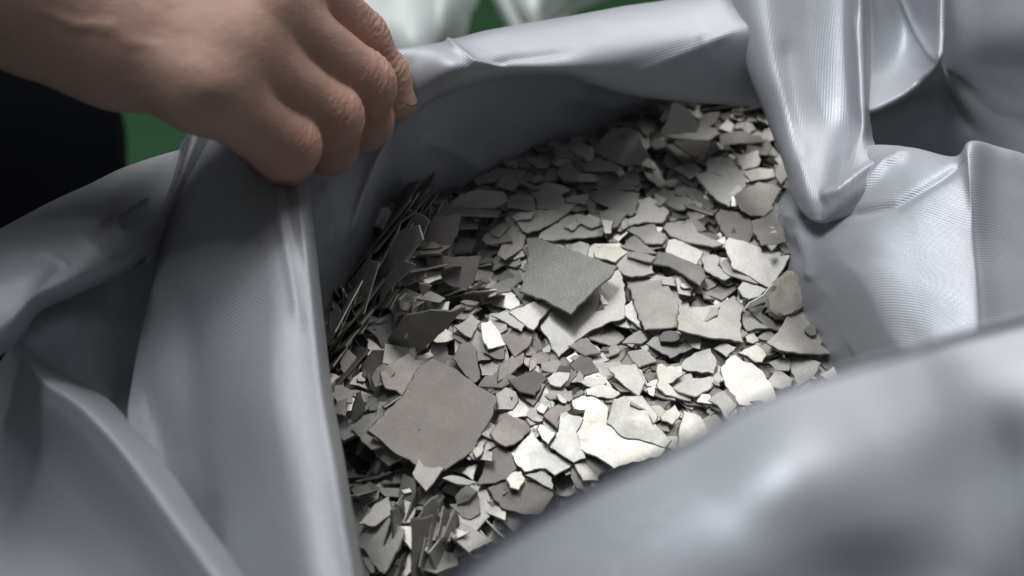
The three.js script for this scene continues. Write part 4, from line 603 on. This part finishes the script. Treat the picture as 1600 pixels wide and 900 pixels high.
  const origin = EYE.clone().addScaledVector(F_, 0.34).addScaledVector(R_, -0.12).addScaledVector(U_, 0.05); origin.y = 0;
  vs.forEach((p, n) => {
    for (let s = 0; s < 2; s++) { const d = sdf(...p), g = grad(p, sdf); p = p.map((q, k) => q - g[k] * d); }
    const g = grad(p, sdf), h = detail(...p); p = p.map((q, k) => q + g[k] * h);
    const w = EYE.clone().addScaledVector(R_, p[0] / 1000).addScaledVector(U_, p[1] / 1000).addScaledVector(F_, p[2] / 1000); w.sub(origin).toArray(pos, n * 3);
    uv[n * 2] = (w.x * 0.92 - w.y * 0.25 + w.z * 0.3) / 0.022; uv[n * 2 + 1] = (w.z * 0.75 - w.y * 0.6 + w.x * 0.3) / 0.022;
    const m = 0.5 + 0.9 * fbm(p[0] / 14, p[1] / 14, p[2] / 14, 3), f = 0.5 * fbm(p[0] / 1.8, p[1] / 1.8, p[2] / 1.8, 2); let red = 0; for (const k of knuckles) red += Math.exp(-(((p[0] - k.b[0]) ** 2 + (p[1] - k.b[1]) ** 2 + (p[2] - k.b[2]) ** 2) / 140)); red = Math.min(1, red) * 0.5 + 0.35 * m;
    const b = 1 + 0.14 * f; col.set([0.49 * b, (0.315 - 0.065 * red) * b, (0.252 - 0.06 * red) * b], n * 3);
  });
  const g = new THREE.BufferGeometry(); g.setAttribute('position', new THREE.BufferAttribute(pos, 3)); g.setAttribute('uv', new THREE.BufferAttribute(uv, 2)); g.setAttribute('color', new THREE.BufferAttribute(col, 3)); g.setIndex(tri); g.computeVertexNormals();
  const pore = dataTexture(512, (u, v) => { const a = tiled(u, v, 34, 1.3, 2), b = 1 - Math.abs(tiled(u, v, 22, 6.7, 2)) * 2, c = 1 - Math.abs(tiled(v, u, 26, 3.9, 2)) * 2; return 0.5 + 0.25 * a - 0.12 * Math.max(0, b) - 0.12 * Math.max(0, c); });
  const skin = new THREE.MeshPhysicalMaterial({ color: 0xffffff, vertexColors: true, roughness: 0.52, bumpMap: pore, bumpScale: 0.0002, sheen: 0.15, sheenColor: new THREE.Color(0.9, 0.6, 0.5), sheenRoughness: 0.5, specularIntensity: 0.7 });
  const person = new THREE.Group(); person.name = 'person'; person.position.copy(origin); tag(person, 'person in dark clothes reaching in, bare hand gripping the rim of the liner', 'person'); scene.add(person);
  const hand = new THREE.Mesh(g, skin); hand.name = 'hand_and_forearm'; shade(hand); person.add(hand);
  // nail of the finger that lies along the rim
  { const c = J3(634, 160, .3815), n = [0.88, 0.18, -0.44], l = Math.hypot(...n), toW = (q) => EYE.clone().addScaledVector(R_, q[0] / 1000).addScaledVector(U_, q[1] / 1000).addScaledVector(F_, q[2] / 1000), along = J3(622, 161, .386).map((q, k) => q - J3(601, 122, .384)[k]), al = Math.hypot(...along);
    const e = along.map((q) => q / al), nn = n.map((q) => q / l), dt = e[0] * nn[0] + e[1] * nn[1] + e[2] * nn[2], nq = nn.map((q, k) => q - dt * e[k]), ql = Math.hypot(...nq), nf = nq.map((q) => q / ql), f = [e[1] * nf[2] - e[2] * nf[1], e[2] * nf[0] - e[0] * nf[2], e[0] * nf[1] - e[1] * nf[0]];
    const gp = [], gi = [], q = 16; for (let a = 0; a <= q; a++) for (let b = 0; b <= q; b++) { const u = a / q * 2 - 1, v = b / q * 2 - 1, sx = u * Math.sqrt(1 - v * v / 2), sy = v * Math.sqrt(1 - u * u / 2), ang = sy * 1.0, r = 6.3 - 0.55 * sx; const p0 = J3(617, 152, .3857); const p = [0, 1, 2].map((k) => p0[k] + e[k] * sx * 4.6 + nf[k] * Math.cos(ang) * r * 0.985 + f[k] * Math.sin(ang) * r - nf[k] * 0.25 * (u * u + v * v > 1.6 ? 1 : 0)); toW(p).sub(origin).toArray(gp, gp.length); }
    for (let a = 0; a < q; a++) for (let b = 0; b < q; b++) { const k = a * (q + 1) + b; gi.push(k, k + 1, k + q + 1, k + 1, k + q + 2, k + q + 1); }
    const ng = new THREE.BufferGeometry(); ng.setAttribute('position', new THREE.Float32BufferAttribute(gp, 3)); ng.setIndex(gi); ng.computeVertexNormals();
    const nail = new THREE.Mesh(ng, new THREE.MeshPhysicalMaterial({ color: new THREE.Color(0.36, 0.225, 0.18), roughness: 0.55, specularIntensity: 0.4, side: THREE.DoubleSide })); nail.name = 'fingernail'; shade(nail); person.add(nail); }
  // dark trouser leg and jacket hem beside the bag
  { const pts = [[-315, 60, .78], [-215, 260, .80], [-300, 480, .86], [-480, 800, .98]].map((q) => at(...q)), path = new THREE.CatmullRomCurve3(pts), tg = new THREE.TubeGeometry(path, 60, 0.16, 48), p = tg.attributes.position, nn = tg.attributes.normal;
    for (let i = 0; i < p.count; i++) { const x = p.getX(i), y = p.getY(i), z = p.getZ(i), h = 0.012 * fbm(x * 7, y * 4, z * 7, 3) + 0.006 * (1 - Math.abs(noise.noise(x * 12, y * 22, z * 12)) * 2); p.setXYZ(i, x + nn.getX(i) * h - origin.x, y + nn.getY(i) * h - origin.y, z + nn.getZ(i) * h - origin.z); }
    tg.computeVertexNormals(); const weave = dataTexture(128, (u, v) => 0.75 + 0.2 * Math.sin(2 * Math.PI * 32 * (u + v)) + 0.15 * tiled(u, v, 12, 2.2, 2)); weave.repeat.set(30, 30);
    const cloth = new THREE.Mesh(tg, new THREE.MeshPhysicalMaterial({ color: new THREE.Color(0.006, 0.007, 0.011), map: weave, roughness: 1, specularIntensity: 0.15 })); cloth.name = 'trousers'; shade(cloth); person.add(cloth);
    // the jacket above, which keeps the lamp's light off the near half of the bag
    const jp = new THREE.CatmullRomCurve3([V(-0.50, 0.02, -0.30), V(-0.48, 0.30, -0.25), V(-0.42, 0.55, -0.22), V(-0.37, 0.80, -0.18)]), jg = new THREE.TubeGeometry(jp, 40, 0.17, 40), q = jg.attributes.position, nj = jg.attributes.normal;
    for (let i = 0; i < q.count; i++) { const x = q.getX(i), y = q.getY(i), z = q.getZ(i), h = 0.014 * fbm(x * 6, y * 5, z * 6, 3); q.setXYZ(i, x + nj.getX(i) * h - origin.x, y + nj.getY(i) * h - origin.y, z + nj.getZ(i) * h - origin.z); }
    jg.computeVertexNormals(); const jacket = new THREE.Mesh(jg, cloth.material); jacket.name = 'jacket'; shade(jacket); person.add(jacket); }
}
renderer.render(scene, camera);
